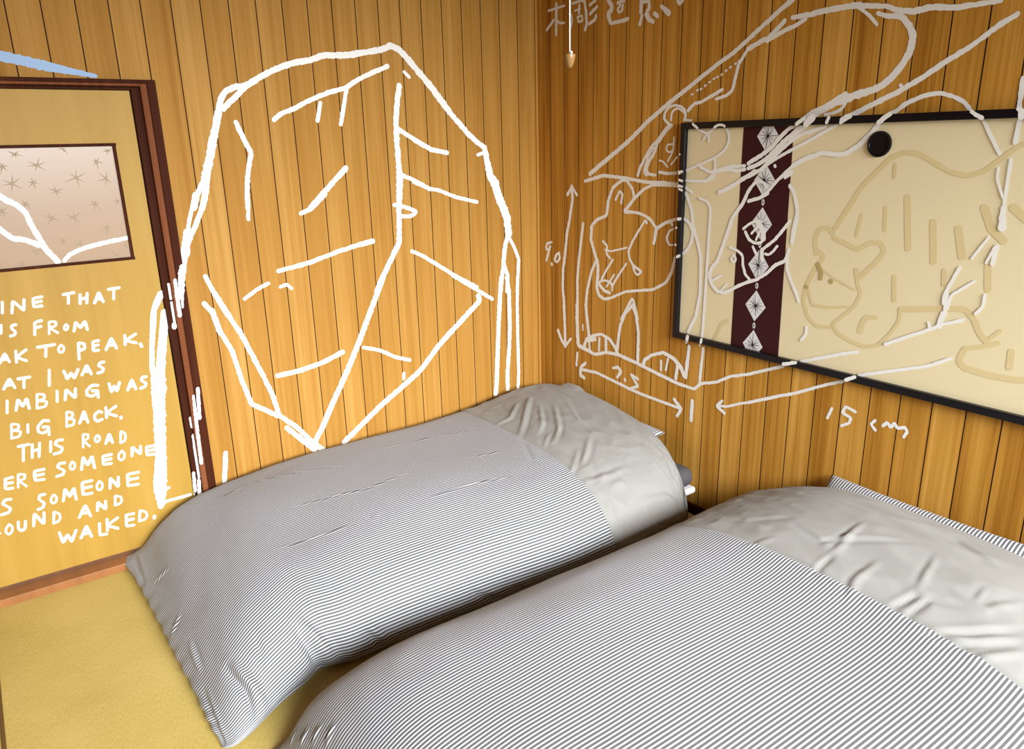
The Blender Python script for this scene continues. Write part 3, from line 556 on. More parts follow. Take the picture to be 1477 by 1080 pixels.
'w|PP|-8':'''14.9,-1731,1581;15.3,-1692,1538;15.2,-1686,1531;14.8,-1637,1500;14.1,-1601,1494;14.6,-1545,1500;15.8,-1485,1479;16.1,-1444,1460
10.1,-2034,1582;9.9,-2077,1511;9.9,-2087,1497
13.8,-1432,1588;14.2,-1411,1576;15.1,-1376,1544;14.9,-1355,1520;14.6,-1317,1495;14.9,-1259,1464
23,-1470,1585;19.4,-1402,1538;16.3,-1336,1480;14.7,-1297,1459;14.5,-1260,1447
10.8,-1552,1581;10.9,-1490,1566;11.2,-1479,1564;11.9,-1443,1548;12.6,-1395,1513;12.9,-1326,1454;12.6,-1317,1446;12.6,-1263,1419
10.4,-1594,1587;10.7,-1481,1532;11.1,-1422,1505;11.5,-1351,1469;11.7,-1308,1439;11.7,-1263,1417
16.2,-1440,1437;16.4,-1417,1421
10.7,-1503,1491;11.2,-1448,1463;11.6,-1400,1420;11.9,-1384,1407;12,-1351,1369;11.4,-1316,1344;11.2,-1270,1331
10.9,-1371,1458;10.9,-1373,1455
8.7,-1437,1394;9,-1456,1376;9.2,-1475,1319
11.3,-1244,1456;11.9,-1175,1451;12.1,-1135,1436;11.7,-1086,1431;12.5,-1035,1449
12.9,-1245,1443;12.7,-1211,1437;12.9,-1164,1441;13.2,-1116,1436
15.8,-1290,1437;16.1,-1181,1377;16.1,-1134,1359
12.3,-1271,1332;12.3,-1325,1348;12.5,-1351,1363
11.2,-1437,1390;11.6,-1454,1373;12,-1476,1310;12.2,-1466,1243;12.3,-1463,1204
11.9,-1306,1404;12.9,-1298,1403;14.1,-1270,1373;14.4,-1246,1322;14.8,-1203,1268;15.5,-1159,1137;15.2,-1143,1098;15.6,-1114,1065;16.7,-1110,1034;16.2,-1125,1006;14.6,-1151,984;12.8,-1189,982;12.8,-1247,1017;12.5,-1294,1039;12.5,-1331,1053;12.8,-1373,1082;12.5,-1403,1113;12.7,-1444,1134;13.3,-1452,1155;13.3,-1456,1174
10.3,-1256,1232;9.8,-1286,1255;9.1,-1318,1266;9.2,-1335,1263
12.2,-1266,1221;11.6,-1285,1194;10.2,-1314,1183;10.8,-1342,1190;11.7,-1351,1209
9.4,-1294,1218;9.3,-1317,1243
9.8,-1316,1197;9.7,-1327,1226
20.9,-1319,1257;21.5,-1343,1232;21.9,-1346,1204
11.9,-1344,1163;11.9,-1395,1204;12,-1434,1251;11.9,-1451,1275
9.5,-1359,1150;9.2,-1373,1147;9.9,-1393,1163;10.1,-1407,1182
11,-1304,1170;11,-1323,1142
15.5,-1344,1163;15.5,-1347,1130
10.1,-1200,1158;10.3,-1236,1150;11.3,-1261,1135;11.7,-1264,1102;11.3,-1278,1065;10.9,-1300,1049
8.9,-1223,1131;9.9,-1206,1118;9,-1213,1104;9.3,-1231,1108;9.7,-1231,1127;8.8,-1220,1131
9.3,-1123,1023;9.2,-1172,1050
8.8,-1170,989;8.7,-1196,1018
10.1,-1437,1392;10.5,-1456,1375;10.9,-1476,1306;11,-1479,1294;11.2,-1466,1197
11.4,-1452,1155;11.5,-1454,1106;11.3,-1477,1062;11.3,-1500,1025;11.3,-1512,999
10.6,-1306,1404;11.2,-1328,1402;12,-1343,1384
12.8,-971,1112;13.4,-991,1128;14.2,-1011,1164;14.5,-1016,1203;13.4,-996,1235;12.7,-968,1249
14.1,-971,1348;14.3,-1003,1290;14.4,-1015,1225;14.3,-1047,1151;14.3,-1062,1108;14.4,-1067,1002;14.4,-1068,962;14.5,-1052,867
10.5,-1040,1332;11.3,-1079,1323;12.9,-1098,1300;13.6,-1094,925;13.7,-1092,863
11,-969,1370;10.9,-1003,1352
9.7,-968,1397;9.7,-1067,1396;11.3,-1107,1413;12.1,-1109,1431
10.1,-967,1435;9.8,-1098,1481;10.3,-1123,1493;10.7,-1147,1508;11.2,-1166,1537;10.9,-1166,1565;10.4,-1151,1587
9.6,-1089,1585;10.1,-1061,1568;10.5,-1047,1551
8.5,-1014,1587;9.9,-1070,1567;10.8,-1072,1543
10.7,-1106,1482;10.8,-1108,1445;10.4,-1105,1430;9.1,-1072,1399;8.5,-1027,1394;8.6,-972,1395
9,-1033,1450;8.3,-1080,1430;8.3,-1173,1453;8.2,-1198,1457
15.1,-1045,855;15.8,-1016,796
13.1,-1093,864;13.1,-1090,800;13,-1088,788
12.2,-1552,913;11.7,-1554,888;11.3,-1536,864
11.8,-1544,787;11.2,-1706,851;11,-1749,865
11.1,-1764,787;10.8,-1854,822;10.4,-1944,855;10.1,-1982,870;9.8,-2043,907
11.1,-1838,910;10.5,-1974,986;10.4,-2008,1006;10.2,-2060,1028
8.9,-1963,1003;8.9,-1971,983
17,-2002,1037;17.1,-1995,998
9.8,-2029,1180;10,-1997,1094;10,-1998,1068
11.9,-2003,1100;11.9,-2007,1038
7.9,-2076,1146;8.1,-2024,1102;8,-2016,1097;7.9,-2012,1054
8.7,-2108,1110;8.9,-2108,1075;9.2,-2091,1052
7.2,-2094,1273;7.3,-2058,1209
12.6,-2118,1249;12.7,-2114,1200
7.9,-2112,1244;8,-2098,1201
8.8,-2117,1482;8.8,-2119,1365;8.8,-2123,1307
7.2,-2090,1459;6.9,-2090,1431;6.8,-2113,1381
13.1,-2118,1353;22.1,-2123,1301
12.2,-2122,1579;12.3,-2121,1526''',
'n|PP|-8':'''18.4,-1622,1262;17.6,-1702,1401;16.5,-1782,1485;15.4,-1822,1501;14.3,-1865,1498;13.9,-1961,1447;14.4,-2010,1436;14.7,-2054,1449;14.4,-2105,1496;14.2,-2129,1514;14,-2146,1524
18.3,-1561,1173;18.3,-1550,1219;17,-1566,1255;16,-1597,1260;16.6,-1615,1244
17.1,-1623,1228;16.7,-1709,1199;16.6,-1747,1225;16.1,-1781,1228;16.8,-1798,1203;16.9,-1777,1168;17.2,-1720,1105;17.9,-1711,1132
15.9,-1567,1180;16.7,-1592,1165;16.6,-1562,1118;16.9,-1545,1082;17.2,-1534,1050
8.6,-1579,1128;8.4,-1628,1099;8.2,-1712,1069
11.8,-1708,1309;11.9,-1698,1243
12.2,-1784,1335;12.3,-1790,1267
20,-1848,1369;20.2,-1870,1220
20.1,-1934,1303;20.2,-1951,1187
22.7,-2008,1288;22.7,-2029,1211
11.9,-1798,1465;12,-1800,1429
22,-2069,1351;22,-2095,1295;22.1,-2131,1265
19,-2102,1189;19.1,-2112,1126
23.3,-2143,1355;23.2,-2178,1327
13,-1545,1076;13.3,-1532,1044;13.7,-1529,1001;13.6,-1552,949;12.8,-1588,924;12.1,-1641,928
10.8,-1541,1051;10.4,-1564,994;9.5,-1633,996;9.2,-1701,1010
13.2,-1711,1132;13.2,-1723,1082;13.1,-1737,1061;12.8,-1719,1012;13,-1662,956;14,-1649,941;14.1,-1668,915;13.5,-1721,895;12.9,-1771,887;12.2,-1816,902;12,-1851,949;12,-1873,993;12,-1871,1031
18.7,-1765,985;19.1,-1754,972;19.5,-1747,935
14.8,-1765,985;14.7,-1794,990
15.4,-1839,1126;15.5,-1848,1055
19.7,-1874,1029;18.6,-2026,1056;18.3,-2061,1060;17.5,-2088,1036;17.5,-2108,998;17.7,-2130,977
11.5,-2130,977;11.4,-2161,1013
14.5,-2077,945;14,-2135,964;13.8,-2162,978
17.3,-2077,945;17.8,-2064,905;19.2,-2081,887;18.7,-2149,880;18.1,-2217,882;17.9,-2248,887
18.4,-2199,960;18.5,-2201,915
13.9,-1986,1165;13.9,-1990,1124
17.6,-1207,876;17.8,-1177,853
14.2,-1178,850;14.4,-1150,790''',
'd|PP|-8':'''15.5,-1572,1136;15.6,-1590,1106;15.5,-1587,1090
13.9,-1626,1087;13.9,-1628,1083
13.4,-1535,1055;13.4,-1538,1052''',
}

def ribbons(keys, name, mat, parent, rough=.15, lift=.0006):
    """strokes are (half-)width and path in millimetres along the wall and up; depth is the face they lie on"""
    rng = random.Random(len(keys[0])+len(PAINT[keys[0]])); mb = MB(); k = 0
    for key in keys:
        if key not in PAINT: continue
        _, surf, dep = key.split('|'); dep = int(dep)/1000
        along_x = surf in ('LW', 'DF', 'DL', 'GL')
        for line in PAINT[key].split('\n'):
            q = [tuple(float(a) for a in t.split(',')) for t in line.split(';')]
            pts = []; step = .0025 if key[0] == 't' else .006
            for i in range(len(q)-1):
                w0, a0, b0 = q[i]; w1, a1, b1 = q[i+1]; d = math.hypot(a1-a0, b1-b0)/1000; n = max(1, int(d/step))
                pts += [(w0+(w1-w0)*j/n, a0+(a1-a0)*j/n, b0+(b1-b0)*j/n) for j in range(n)]
            pts.append(q[-1])
            for _ in range(2):                                            # soften the corners of the traced path
                pts = [pts[0]] + [tuple((a+2*b+c)/4 for a, b, c in zip(pts[i-1], pts[i], pts[i+1])) for i in range(1, len(pts)-1)] + [pts[-1]]
            P = [(u/1000, z/1000) for _, u, z in pts]; W = [w/2000 for w, _, _ in pts]
            Lr, Rr = [], []; s1, s2 = rng.random()*99, rng.random()*99
            for i, (u, z) in enumerate(P):
                a, b = P[max(i-1, 0)], P[min(i+1, len(P)-1)]; du, dz = b[0]-a[0], b[1]-a[1]; l = math.hypot(du, dz) or 1e-6
                nu, nz = -dz/l, du/l
                f1 = 1 + rough*2*noise.noise((i*.6, s1, 0)) + rough*(rng.random()-.5); f2 = 1 + rough*2*noise.noise((i*.6, s2, 5)) + rough*(rng.random()-.5)
                Lr.append((u+nu*W[i]*f1, z+nz*W[i]*f1)); Rr.append((u-nu*W[i]*f2, z-nz*W[i]*f2))
            lf = lift + k*.000011; k += 1
            def put(u, z): return (u, dep-lf, z) if along_x else (dep-lf, u, z)
            n0 = len(mb.v)
            for i, (a, b) in enumerate(zip(Lr, Rr)): lf += 3e-6; mb.v += [put(*a), put(*b)]      # every step lies a hair above the last
            for i in range(len(P)-1): mb.f.append((n0+2*i, n0+2*i+1, n0+2*i+3, n0+2*i+2)); mb.m.append(0)
            for e, sgn in ((0, -1), (len(P)-1, 1)):                       # round caps
                lf += 4e-6; a, b = P[max(e-1, 0)], P[min(e+1, len(P)-1)]; an = math.atan2(b[1]-a[1], b[0]-a[0]); r = W[e]
                mb.poly([put(P[e][0]+r*math.cos(an+sgn*math.pi/2*(1-2*t/6))*(1 if True else 0), P[e][1]+r*math.sin(an+sgn*math.pi/2*(1-2*t/6))) for t in range(7)] if sgn > 0 else
                        [put(P[e][0]+r*math.cos(an+math.pi/2+math.pi*t/6), P[e][1]+r*math.sin(an+math.pi/2+math.pi*t/6)) for t in range(7)])
    return mb.obj(name, mat, parent) if name else mb
def join(mb, other, mi):
    n = len(mb.v); mb.v += other.v; mb.f += [tuple(n+i for i in f) for f in other.f]; mb.m += [mi]*len(other.f); return mb

# ------------------------------------------------------------------ room shell
XL, YB, ZC = -3.7, -4.5, 2.42           # far-left wall, window wall behind the camera, ceiling
fl = MB().box(XL, .1, YB, .1, -.08, -.03).obj('floor', 'plaster'); structure(fl)
mats_xy = [(-2.523, 0, YB+.02, -.006), (XL+.01, -2.529, YB+.02, -.006)]
for x0, x1, y0, y1 in mats_xy:
    MB().box(x0+.002, x1-.004 if x1 else -.016, y0, y1-.012 if x1 == 0 else y1-.012, -.03, 0).obj('tatami_mat', 'tatami', fl, bevel=.003)
def plank_wall(name, mat, axis, hi, lo, off, holes=()):
    """one panelled wall: boards 10 cm wide with V-grooves between, over a dark backing"""
    mb = MB(); g = .0019
    edges = [hi]; k = -off
    while k > lo + 1e-6:
        edges.append(k); k -= .1
    edges.append(lo)
    for a, b in zip(edges[:-1], edges[1:]):
        zs = [(0, ZC)]
        for h0, h1, z1 in holes:
            if a <= h1 + 1e-6 and b >= h0 - 1e-6: zs = [(z1, ZC)]
        segs = [(b, a, zs)]
        for h0, h1, z1 in holes:                        # a board cut by the edge of the opening
            if b < h1 < a: segs = [(h1, a, [(0, ZC)]), (b, h1, [(z1, ZC)])]
            if b < h0 < a: segs = [(h0, a, [(z1, ZC)]), (b, h0, [(0, ZC)])]
        for u0, u1, zz in segs:
            for z0, z1 in zz:
                e0 = g if u0 == b else 0; e1 = g if u1 == a else 0
                A = [(u0, .004), (u0+e0*.4, .004), (u0+e0, 0), (u1-e1, 0), (u1-e1*.4, .004), (u1, .004)]
                for i in range(5):
                    (p, d), (q, e) = A[i], A[i+1]; mi = 0 if i == 2 else 1
                    if q - p < 1e-7 and abs(d-e) < 1e-7: continue
                    f = (lambda u, d, z: (u, d, z)) if axis == 'X' else (lambda u, d, z: (d, u, z))
                    mb.poly([f(p, d, z0), f(q, e, z0), f(q, e, z1), f(p, d, z1)], mi)
    # solid behind
    for u0, u1, z0, z1 in ([(lo, hi, 0, ZC)] if not holes else [(lo, holes[0][0], 0, ZC), (holes[0][0], holes[0][1], holes[0][2], ZC), (holes[0][1], hi, 0, ZC)]):
        if axis == 'X': mb.box(u0, u1, .0045, .06, z0, z1, 1)
        else: mb.box(.0045, .06, u0, u1, z0, z1, 1)
    return structure(mb.obj(name, [mat, 'groove']))
wl = plank_wall('wall_left', 'panel_l', 'X', -.010, XL, .010, holes=[(-2.63, -1.715, 1.79)])
wr = plank_wall('wall_right', 'panel_r', 'Y', -.005, YB, .005)
structure(MB().box(XL, .06, -.0, .0, 0, 0).box(-.012, .0, -.007, .002, 0, ZC).obj('trim_1', 'panel_l'))
structure(MB().box(-.012, 0, YB, -.002, -.03, .042).obj('baseboard_right', 'frame', bevel=.002))
structure(MB().box(-1.70, -.013, -.012, 0, -.03, .042).obj('baseboard_left', 'frame', bevel=.002))
structure(MB().box(XL, .06, YB-.06, .06, ZC, ZC+.05).obj('ceiling', 'ceiling'))
structure(MB().box(XL-.06, XL, YB-.06, .06, -.08, ZC).obj('wall_far', 'plaster'))
WX0, WX1, WZ0, WZ1 = -3.4, -.1, .10, 2.39
structure(MB().box(XL, WX0, YB-.06, YB, -.08, ZC).box(WX1, .06, YB-.06, YB, -.08, ZC).box(WX0, WX1, YB-.06, YB, -.08, WZ0).box(WX0, WX1, YB-.06, YB, WZ1, ZC).obj('wall_back', 'plaster'))
wf = MB()
for x in (WX0, (WX0+WX1)/2-.02, WX1-.04): wf.box(x, x+.04, YB-.05, YB-.01, WZ0, WZ1)
for z in (WZ0, WZ1-.04): wf.box(WX0, WX1, YB-.05, YB-.01, z, z+.04)
structure(wf.obj('window_1', 'alu'))

# paint on the walls
ribbons(['w|LW|0'], 'painted_drawing', 'paint', wl)['label'] = 'white brush drawing of an angular standing stone on the wood panelling'
ribbons(['b|LW|0'], 'painted_brushstroke', 'paint_blue', wl)['label'] = 'pale blue brushstroke above the door frame'
ribbons(['w|RW|0'], 'painted_drawing', 'paint', wr)['label'] = 'white line drawing of a carved bear on a block'
ribbons(['t|RW|0'], 'painted_lettering', 'paint', wr)['label'] = 'white brushed characters and measurements'

# ------------------------------------------------------------------ door
door = bpy.data.objects.new('door_1', None); C.objects.link(door); door.location = (-2.17, 0, 0); structure(door)
DX0, DX1, DZ0, DZ1 = -2.555, -1.788, .045, 1.758
GX0, GX1, GZ0, GZ1 = -2.473, -1.868, 1.185, 1.577
leaf = MB()
for x0, x1, z0, z1 in ((DX0, GX0, DZ0, DZ1), (GX1, DX1, DZ0, DZ1), (GX0, GX1, DZ0, GZ0), (GX0, GX1, GZ1, DZ1)): leaf.box(x0, x1, .004, .036, z0, z1)
leaf = leaf.obj('door_leaf', 'door', door)
bead = MB(); t = .010
bead.box(GX0-t, GX1+t, .001, .02, GZ1-.002, GZ1+t-.002).box(GX0-t, GX1+t, .001, .02, GZ0-t+.002, GZ0+.002).box(GX1-.002, GX1+t-.002, .001, .02, GZ0, GZ1).box(GX0-t+.002, GX0+.002, .001, .02, GZ0, GZ1)
bead.obj('glazing_bead', 'frame', door, bevel=.001)
gl = MB().box(GX0, GX1, .012, .016, GZ0, GZ1).obj('glass_pane', 'glass', door)
rng = random.Random(5)
stars = [(-2.193, 1.585, 20), (-2.166, 1.556, 26), (-2.207, 1.517, 26), (-2.108, 1.518, 30), (-2.022, 1.570, 20), (-1.886, 1.56, 18), (-1.928, 1.523, 22), (-1.999, 1.473, 42), (-1.906, 1.465, 36), (-2.189, 1.462, 34), (-2.129, 1.462, 22), (-2.067, 1.432, 27), (-2.232, 1.375, 24), (-1.956, 1.382, 30), (-1.879, 1.386, 22), (-2.163, 1.393, 22), (-2.097, 1.343, 30), (-2.028, 1.34, 34), (-1.933, 1.295, 30), (-2.074, 1.263, 16), (-2.025, 1.246, 22), (-1.878, 1.225, 20), (-2.16, 1.234, 24), (-2.209, 1.195, 20), (-1.918, 1.2, 20)]
stars += [(-2.24-.23*rng.random(), 1.2+.36*rng.random(), 18+14*rng.random()) for _ in range(12)]
sm = MB()
for sx, sz, sr in stars:
    sr = sr/1000*.95; a0 = rng.random()*.9
    for k in range(6):
        a = a0 + k*math.pi/3 + rng.uniform(-.3, .3); r = sr*rng.uniform(.6, 1.2); wd = .0026
        tip = (sx+r*math.cos(a), .0118, sz+r*math.sin(a)); l = (sx-wd*math.sin(a), .0118, sz+wd*math.cos(a)); rr = (sx+wd*math.sin(a), .0118, sz-wd*math.cos(a)); top = (sx+.003*math.cos(a), .0092, sz+.003*math.sin(a))
        if not (GX0+.004 < tip[0] < GX1-.004 and GZ0+.004 < tip[2] < GZ1-.004): continue
        sm.poly([l, top, tip]); sm.poly([top, rr, tip]); sm.poly([l, rr, top])
sm.obj('star_relief', 'glass_star', gl)
ribbons(['w|GL|12'], 'painted_branch', 'paint', gl)['label'] = 'white painted forked branch'
ribbons(['t|DL|4'], 'painted_lettering', 'paint', leaf, rough=.12)['label'] = 'white hand-painted capital lettering'
ribbons(['w|DL|4'], 'painted_line', 'paint', leaf, rough=.12)['label'] = 'thick white painted line'
# stepped frame round the leaf: (inner edge, outer edge, front face, material)
def surround(name, mat, a, b, front, key, back=.05, bevel=.002):
    """an inverted U of timber; a and b are the offsets of its inner and outer edge from the leaf's right edge"""
    mb = MB(); xr0, xr1 = DX1+a, DX1+b; xl1, xl0 = DX0-a, DX0-b; zt0, zt1 = DZ1+a*.42, DZ1+b*.42 if b < .09 else 1.798
    mb.box(xr0, xr1, front, back, 0, zt1); mb.box(xl0, xl1, front, back, 0, zt1); mb.box(xl1, xr0, front, back, zt0, zt1)
    if key in PAINT: join(mb, ribbons([key], None, None, None), 1)
    return mb.obj(name, [mat, 'paint'], door, bevel=bevel)
jb = surround('door_stop', 'frame', .003, .022, -.012, 'w|DF|-12')
surround('door_stop_groove', 'frame', .022, .032, -.004, 'w|DF|-4')
fr2 = surround('inner_casing', 'frame2', .032, .054, -.024, 'w|DF|-24')
fr = surround('outer_casing', 'frame', .054, .083, -.030, 'w|DF|-30')
structure(MB().box(-2.65, -1.69, -.066, .05, -.03, .030).obj('trim_2', 'sill', bevel=.004))

# ------------------------------------------------------------------ sliding panel hung on the right wall
PY0, PY1, PZ0, PZ1 = -2.56, -.942, .762, 1.612
pn = thing('sliding_panel', 'long cream paper sliding-door panel in a black lacquer frame mounted on the right wall', 'sliding panel', (0, (PY0+PY1)/2, PZ0))
mb = MB().box(-.008, -.0005, PY0+.02, PY1-.02, PZ0+.02, PZ1-.02)
join(mb, ribbons(['n|PP|-8'], None, None, None, rough=.04, lift=.0004), 1); join(mb, ribbons(['d|PP|-8'], None, None, None, lift=.0014), 2)   # the faint tan animal brushed on the paper
paper = mb.obj('paper_panel', ['paper', 'tan', 'tan_dark'], pn); paper['label'] = 'cream paper with a faint tan brush drawing of a bear'
mb = MB(); t = .024
mb.box(-.025, 0, PY1-t, PY1, PZ0, PZ1).box(-.025, 0, PY0, PY0+t, PZ0, PZ1).box(-.025, 0, PY0+t, PY1-t, PZ0, PZ0+t).box(-.025, 0, PY0+t, PY1-t, PZ1-t, PZ1)
join(mb, ribbons(['w|PF|-25'], None, None, None), 1)                  # the paint that crosses the frame is part of its surface
pfr = mb.obj('lacquer_frame', ['lacquer', 'paint'], pn, bevel=.002)
band = MB().poly([(-.0086, -1.2315, PZ0+.022), (-.0086, -1.447, PZ0+.022), (-.0086, -1.434, PZ1-.022), (-.0086, -1.2265, PZ1-.022)]).obj('patterned_band', 'maroon', pn)
dm = MB(); im = MB(); rng = random.Random(2); zlo, zhi = PZ0+t, PZ1-t
cy = -1.3325
for k in range(6):
    cz = 1.5565 - .1505*k
    q = [(cy+.045, cz), (cy, cz+.0585), (cy-.045, cz), (cy, cz-.0585)]
    qq = []
    for i in range(4):                                              # clip at the frame
        (a, b), (c, d) = q[i], q[(i+1) % 4]; qq.append((a, b))
        for zz in (zlo, zhi):
            if (b-zz)*(d-zz) < 0: tt = (zz-b)/(d-b); qq.append((a+(c-a)*tt, zz))
    qq = [p for p in qq if zlo-1e-6 <= p[1] <= zhi+1e-6]
    dm.poly([(-.0090, a, b) for a, b in qq])
    for j in range(12):
        an = j*math.pi/6 + rng.uniform(-.13, .13); ca, sa = math.cos(an), math.sin(an)
        ed = 1/(abs(ca)/.045+abs(sa)/.0585); r = ed*rng.uniform(.72, .98); r0 = rng.uniform(.004, .010); wd = rng.uniform(.0009, .0019)
        tip = (cy+ca*r, min(max(cz+sa*r, zlo+.001), zhi-.001)); b0 = (cy+ca*r0, cz+sa*r0)
        im.poly([(-.0094, b0[0]-sa*wd, b0[1]+ca*wd), (-.0094, tip[0]-sa*wd*.4, tip[1]+ca*wd*.4), (-.0094, tip[0]+sa*wd*.4, tip[1]-ca*wd*.4), (-.0094, b0[0]+sa*wd, b0[1]-ca*wd)])
    im.poly([(-.0096, cy+.006*math.cos(a*math.pi/5), cz+.007*math.sin(a*math.pi/5)) for a in range(10)])
    if k < 5:
        lz = cz - .0752
        dm.poly([(-.0090, cy+.0065*math.cos(a*math.pi/6), lz+.0115*math.sin(a*math.pi/6)) for a in range(12)])
        im.poly([(-.0094, cy+.0022*math.cos(a*math.pi/6), lz+.006*math.sin(a*math.pi/6)) for a in range(12)])
join(dm, im, 1).obj('diamond_chain', ['diamond', 'ink'], band)
pull = MB().lathe([(.0385, -.0005), (.0385, .004), (.036, .0055), (.033, .0045), (.030, -.004), (.0, -.005)], 40, (0, 0, 0), 'X')
pull.v = [(-x, y, z) for x, y, z in pull.v]
pull.v = [(x-.0095, y-1.742, z+1.5255) for x, y, z in pull.v]
pull.obj('finger_pull', 'lacquer', pn, smooth=False, bevel=0)
ribbons(['w|PP|-8'], 'painted_drawing', 'paint', paper, lift=.0022)['label'] = 'white painted lines'

# ------------------------------------------------------------------ bedding
def catmull(P, n):
    """P (k, ..., 3) -> (n, ..., 3) through every control row"""
    k = len(P); t = np.linspace(0, k-1, n); i = np.clip(np.floor(t).astype(int), 0, k-2); f = (t-i).reshape((-1,)+(1,)*(P.ndim-1))
    p0 = P[np.clip(i-1, 0, k-1)]; p1 = P[i]; p2 = P[i+1]; p3 = P[np.clip(i+2, 0, k-1)]
    return .5*((2*p1)+(-p0+p2)*f+(2*p0-5*p1+4*p2-p3)*f**2+(-p0+3*p1-3*p2+p3)*f**3)
def smooth_rand(seed, shape, cells):
    r = np.random.RandomState(seed).randn(cells[0]+3, cells[1]+3)
    a = catmull(r[:, :, None], shape[0]); return catmull(a.transpose(1, 0, 2), shape[1]).transpose(1, 0, 2)[:, :, 0]
def duvet(sp):
    """sp: stations along the bed (x, height scale, y of the loose side, dx per column) times one cross profile -> dense sheet, UV in metres, seam row"""
    prof = np.array(sp['prof']); K = len(prof); net = []
    for st in sp['st']:
        x, zs, y1 = st[:3]; dx = np.interp(np.linspace(0, 1, K), np.linspace(0, 1, len(st[3])), st[3]) if len(st) > 3 else np.zeros(K)
        dz = st[4] if len(st) > 4 else 0.0
        y = sp['y0'] + prof[:, 0]*(y1-sp['y0']); z = prof[:, 1]*zs + dz
        net.append(np.stack([x+dx, y, np.maximum(z, .006)], -1))
    net = np.array(net); nu, nv = sp['n']
    A = catmull(net, nu); P = catmull(A.transpose(1, 0, 2), nv).transpose(1, 0, 2)
    # broad lumps of the filling and the pillows under the head end
    x, y, z = P[..., 0].copy(), P[..., 1].copy(), P[..., 2]
    hz = np.clip(z/.25, 0, 1)
    for (bx, by, rx, ry, am) in sp['bumps']:
        P[..., 2] += hz*am*np.exp(-np.abs((x-bx)/rx)**3-np.abs((y-by)/ry)**4)
    # metres along and across the cloth
    dv = np.linalg.norm(np.diff(P, axis=1), axis=-1); V = np.concatenate([[0], np.cumsum(dv[nu//4:3*nu//4].mean(0))])
    du = np.linalg.norm(np.diff(P, axis=0), axis=-1); U = np.concatenate([[0], np.cumsum(du[:, nv//3:2*nv//3].mean(1))])
    seam = int(np.argmin(np.abs(P[:, nv//2, 0]-sp['seam_x'])))
    Ug, Vg = np.meshgrid(U, V, indexing='ij')
    nrm = np.cross(np.gradient(P, axis=0), np.gradient(P, axis=1)); nrm /= np.linalg.norm(nrm, axis=-1, keepdims=True)+1e-9
    if nrm[nu//2, nv//2, 2] < 0: nrm = -nrm
    D = smooth_rand(sp['seed'], (nu, nv), (9, 7))*sp['lump'] + smooth_rand(sp['seed']+1, (nu, nv), (34, 26))*sp['fine']
    # crumpled ridges in the plain cotton band
    sb = np.clip(-(Ug-U[seam])/.02, 0, 1)
    D += sb*(-np.abs(smooth_rand(sp['seed']+3, (nu, nv), (46, 22)))*sp['crumple'] - np.abs(smooth_rand(sp['seed']+5, (nu, nv), (110, 46)))*sp['crumple']*.3)
    # every crease: path in cloth metres, width, height (negative = a pinched valley)
    for (w, am, pts) in sp['creases']:
        pts = np.array(pts); best = np.full(Ug.shape, 9.); tt = np.zeros(Ug.shape); side = np.zeros(Ug.shape)
        Ls = np.concatenate([[0], np.cumsum(np.hypot(*np.diff(pts, axis=0).T))])
        for i in range(len(pts)-1):
            a, b = pts[i], pts[i+1]; d = b-a; L2 = d@d
            t = np.clip(((Ug-a[0])*d[0]+(Vg-a[1])*d[1])/L2, 0, 1); ex = Ug-a[0]-t*d[0]; ey = Vg-a[1]-t*d[1]; r = np.hypot(ex, ey)
            m = r < best; best = np.where(m, r, best); tt = np.where(m, (Ls[i]+t*np.sqrt(L2))/Ls[-1], tt); side = np.where(m, np.sign(d[0]*ey-d[1]*ex), side)
        taper = np.clip(np.sin(np.pi*np.clip(tt*.94+.03, 0, 1)), 0, 1)**.7
        q = best/w
        D += am*taper*(np.exp(-q**2) - .45*np.exp(-((q-1.6)/.9)**2)*(side > 0))
    s = Ug-U[seam]
    D += -.0045*np.exp(-(s/.006)**2) + .004*np.exp(-((s+.03)/.03)**2)*(s < 0)
    for r0 in sp.get('hems', []):
        D += .0022*np.exp(-((Ug-r0)/.006)**2)
    edge = np.minimum(np.minimum(Vg, V[-1]-Vg)/.05, 1)
    # puckers along the loose sides
    for (u0, u1, v0, v1, k, am) in sp['ruffles']:
        wu = np.clip((Ug-u0)/.06, 0, 1)*np.clip((u1-Ug)/.06, 0, 1); wv = np.clip((Vg-v0)/.12, 0, 1)*np.clip((v1-Vg)/.05, 0, 1)
        ph = smooth_rand(sp['seed']+7, (nu, nv), (10, 8))*.8
        if k > 0: D += am*wu*wv*np.sin(Ug*k+ph*3)
        else: D += am*wu*wv*np.sin(-Vg*k+ph*3)
    P = P + nrm*(D*np.clip(edge, .3, 1))[..., None]
    P[..., 2] = np.maximum(P[..., 2], .004)
    if sp.get('wall'): P[..., 1] = np.minimum(P[..., 1], -.004)
    P[..., 0] = np.minimum(P[..., 0], -.004)
    return P, np.stack([Ug, Vg], -1), seam
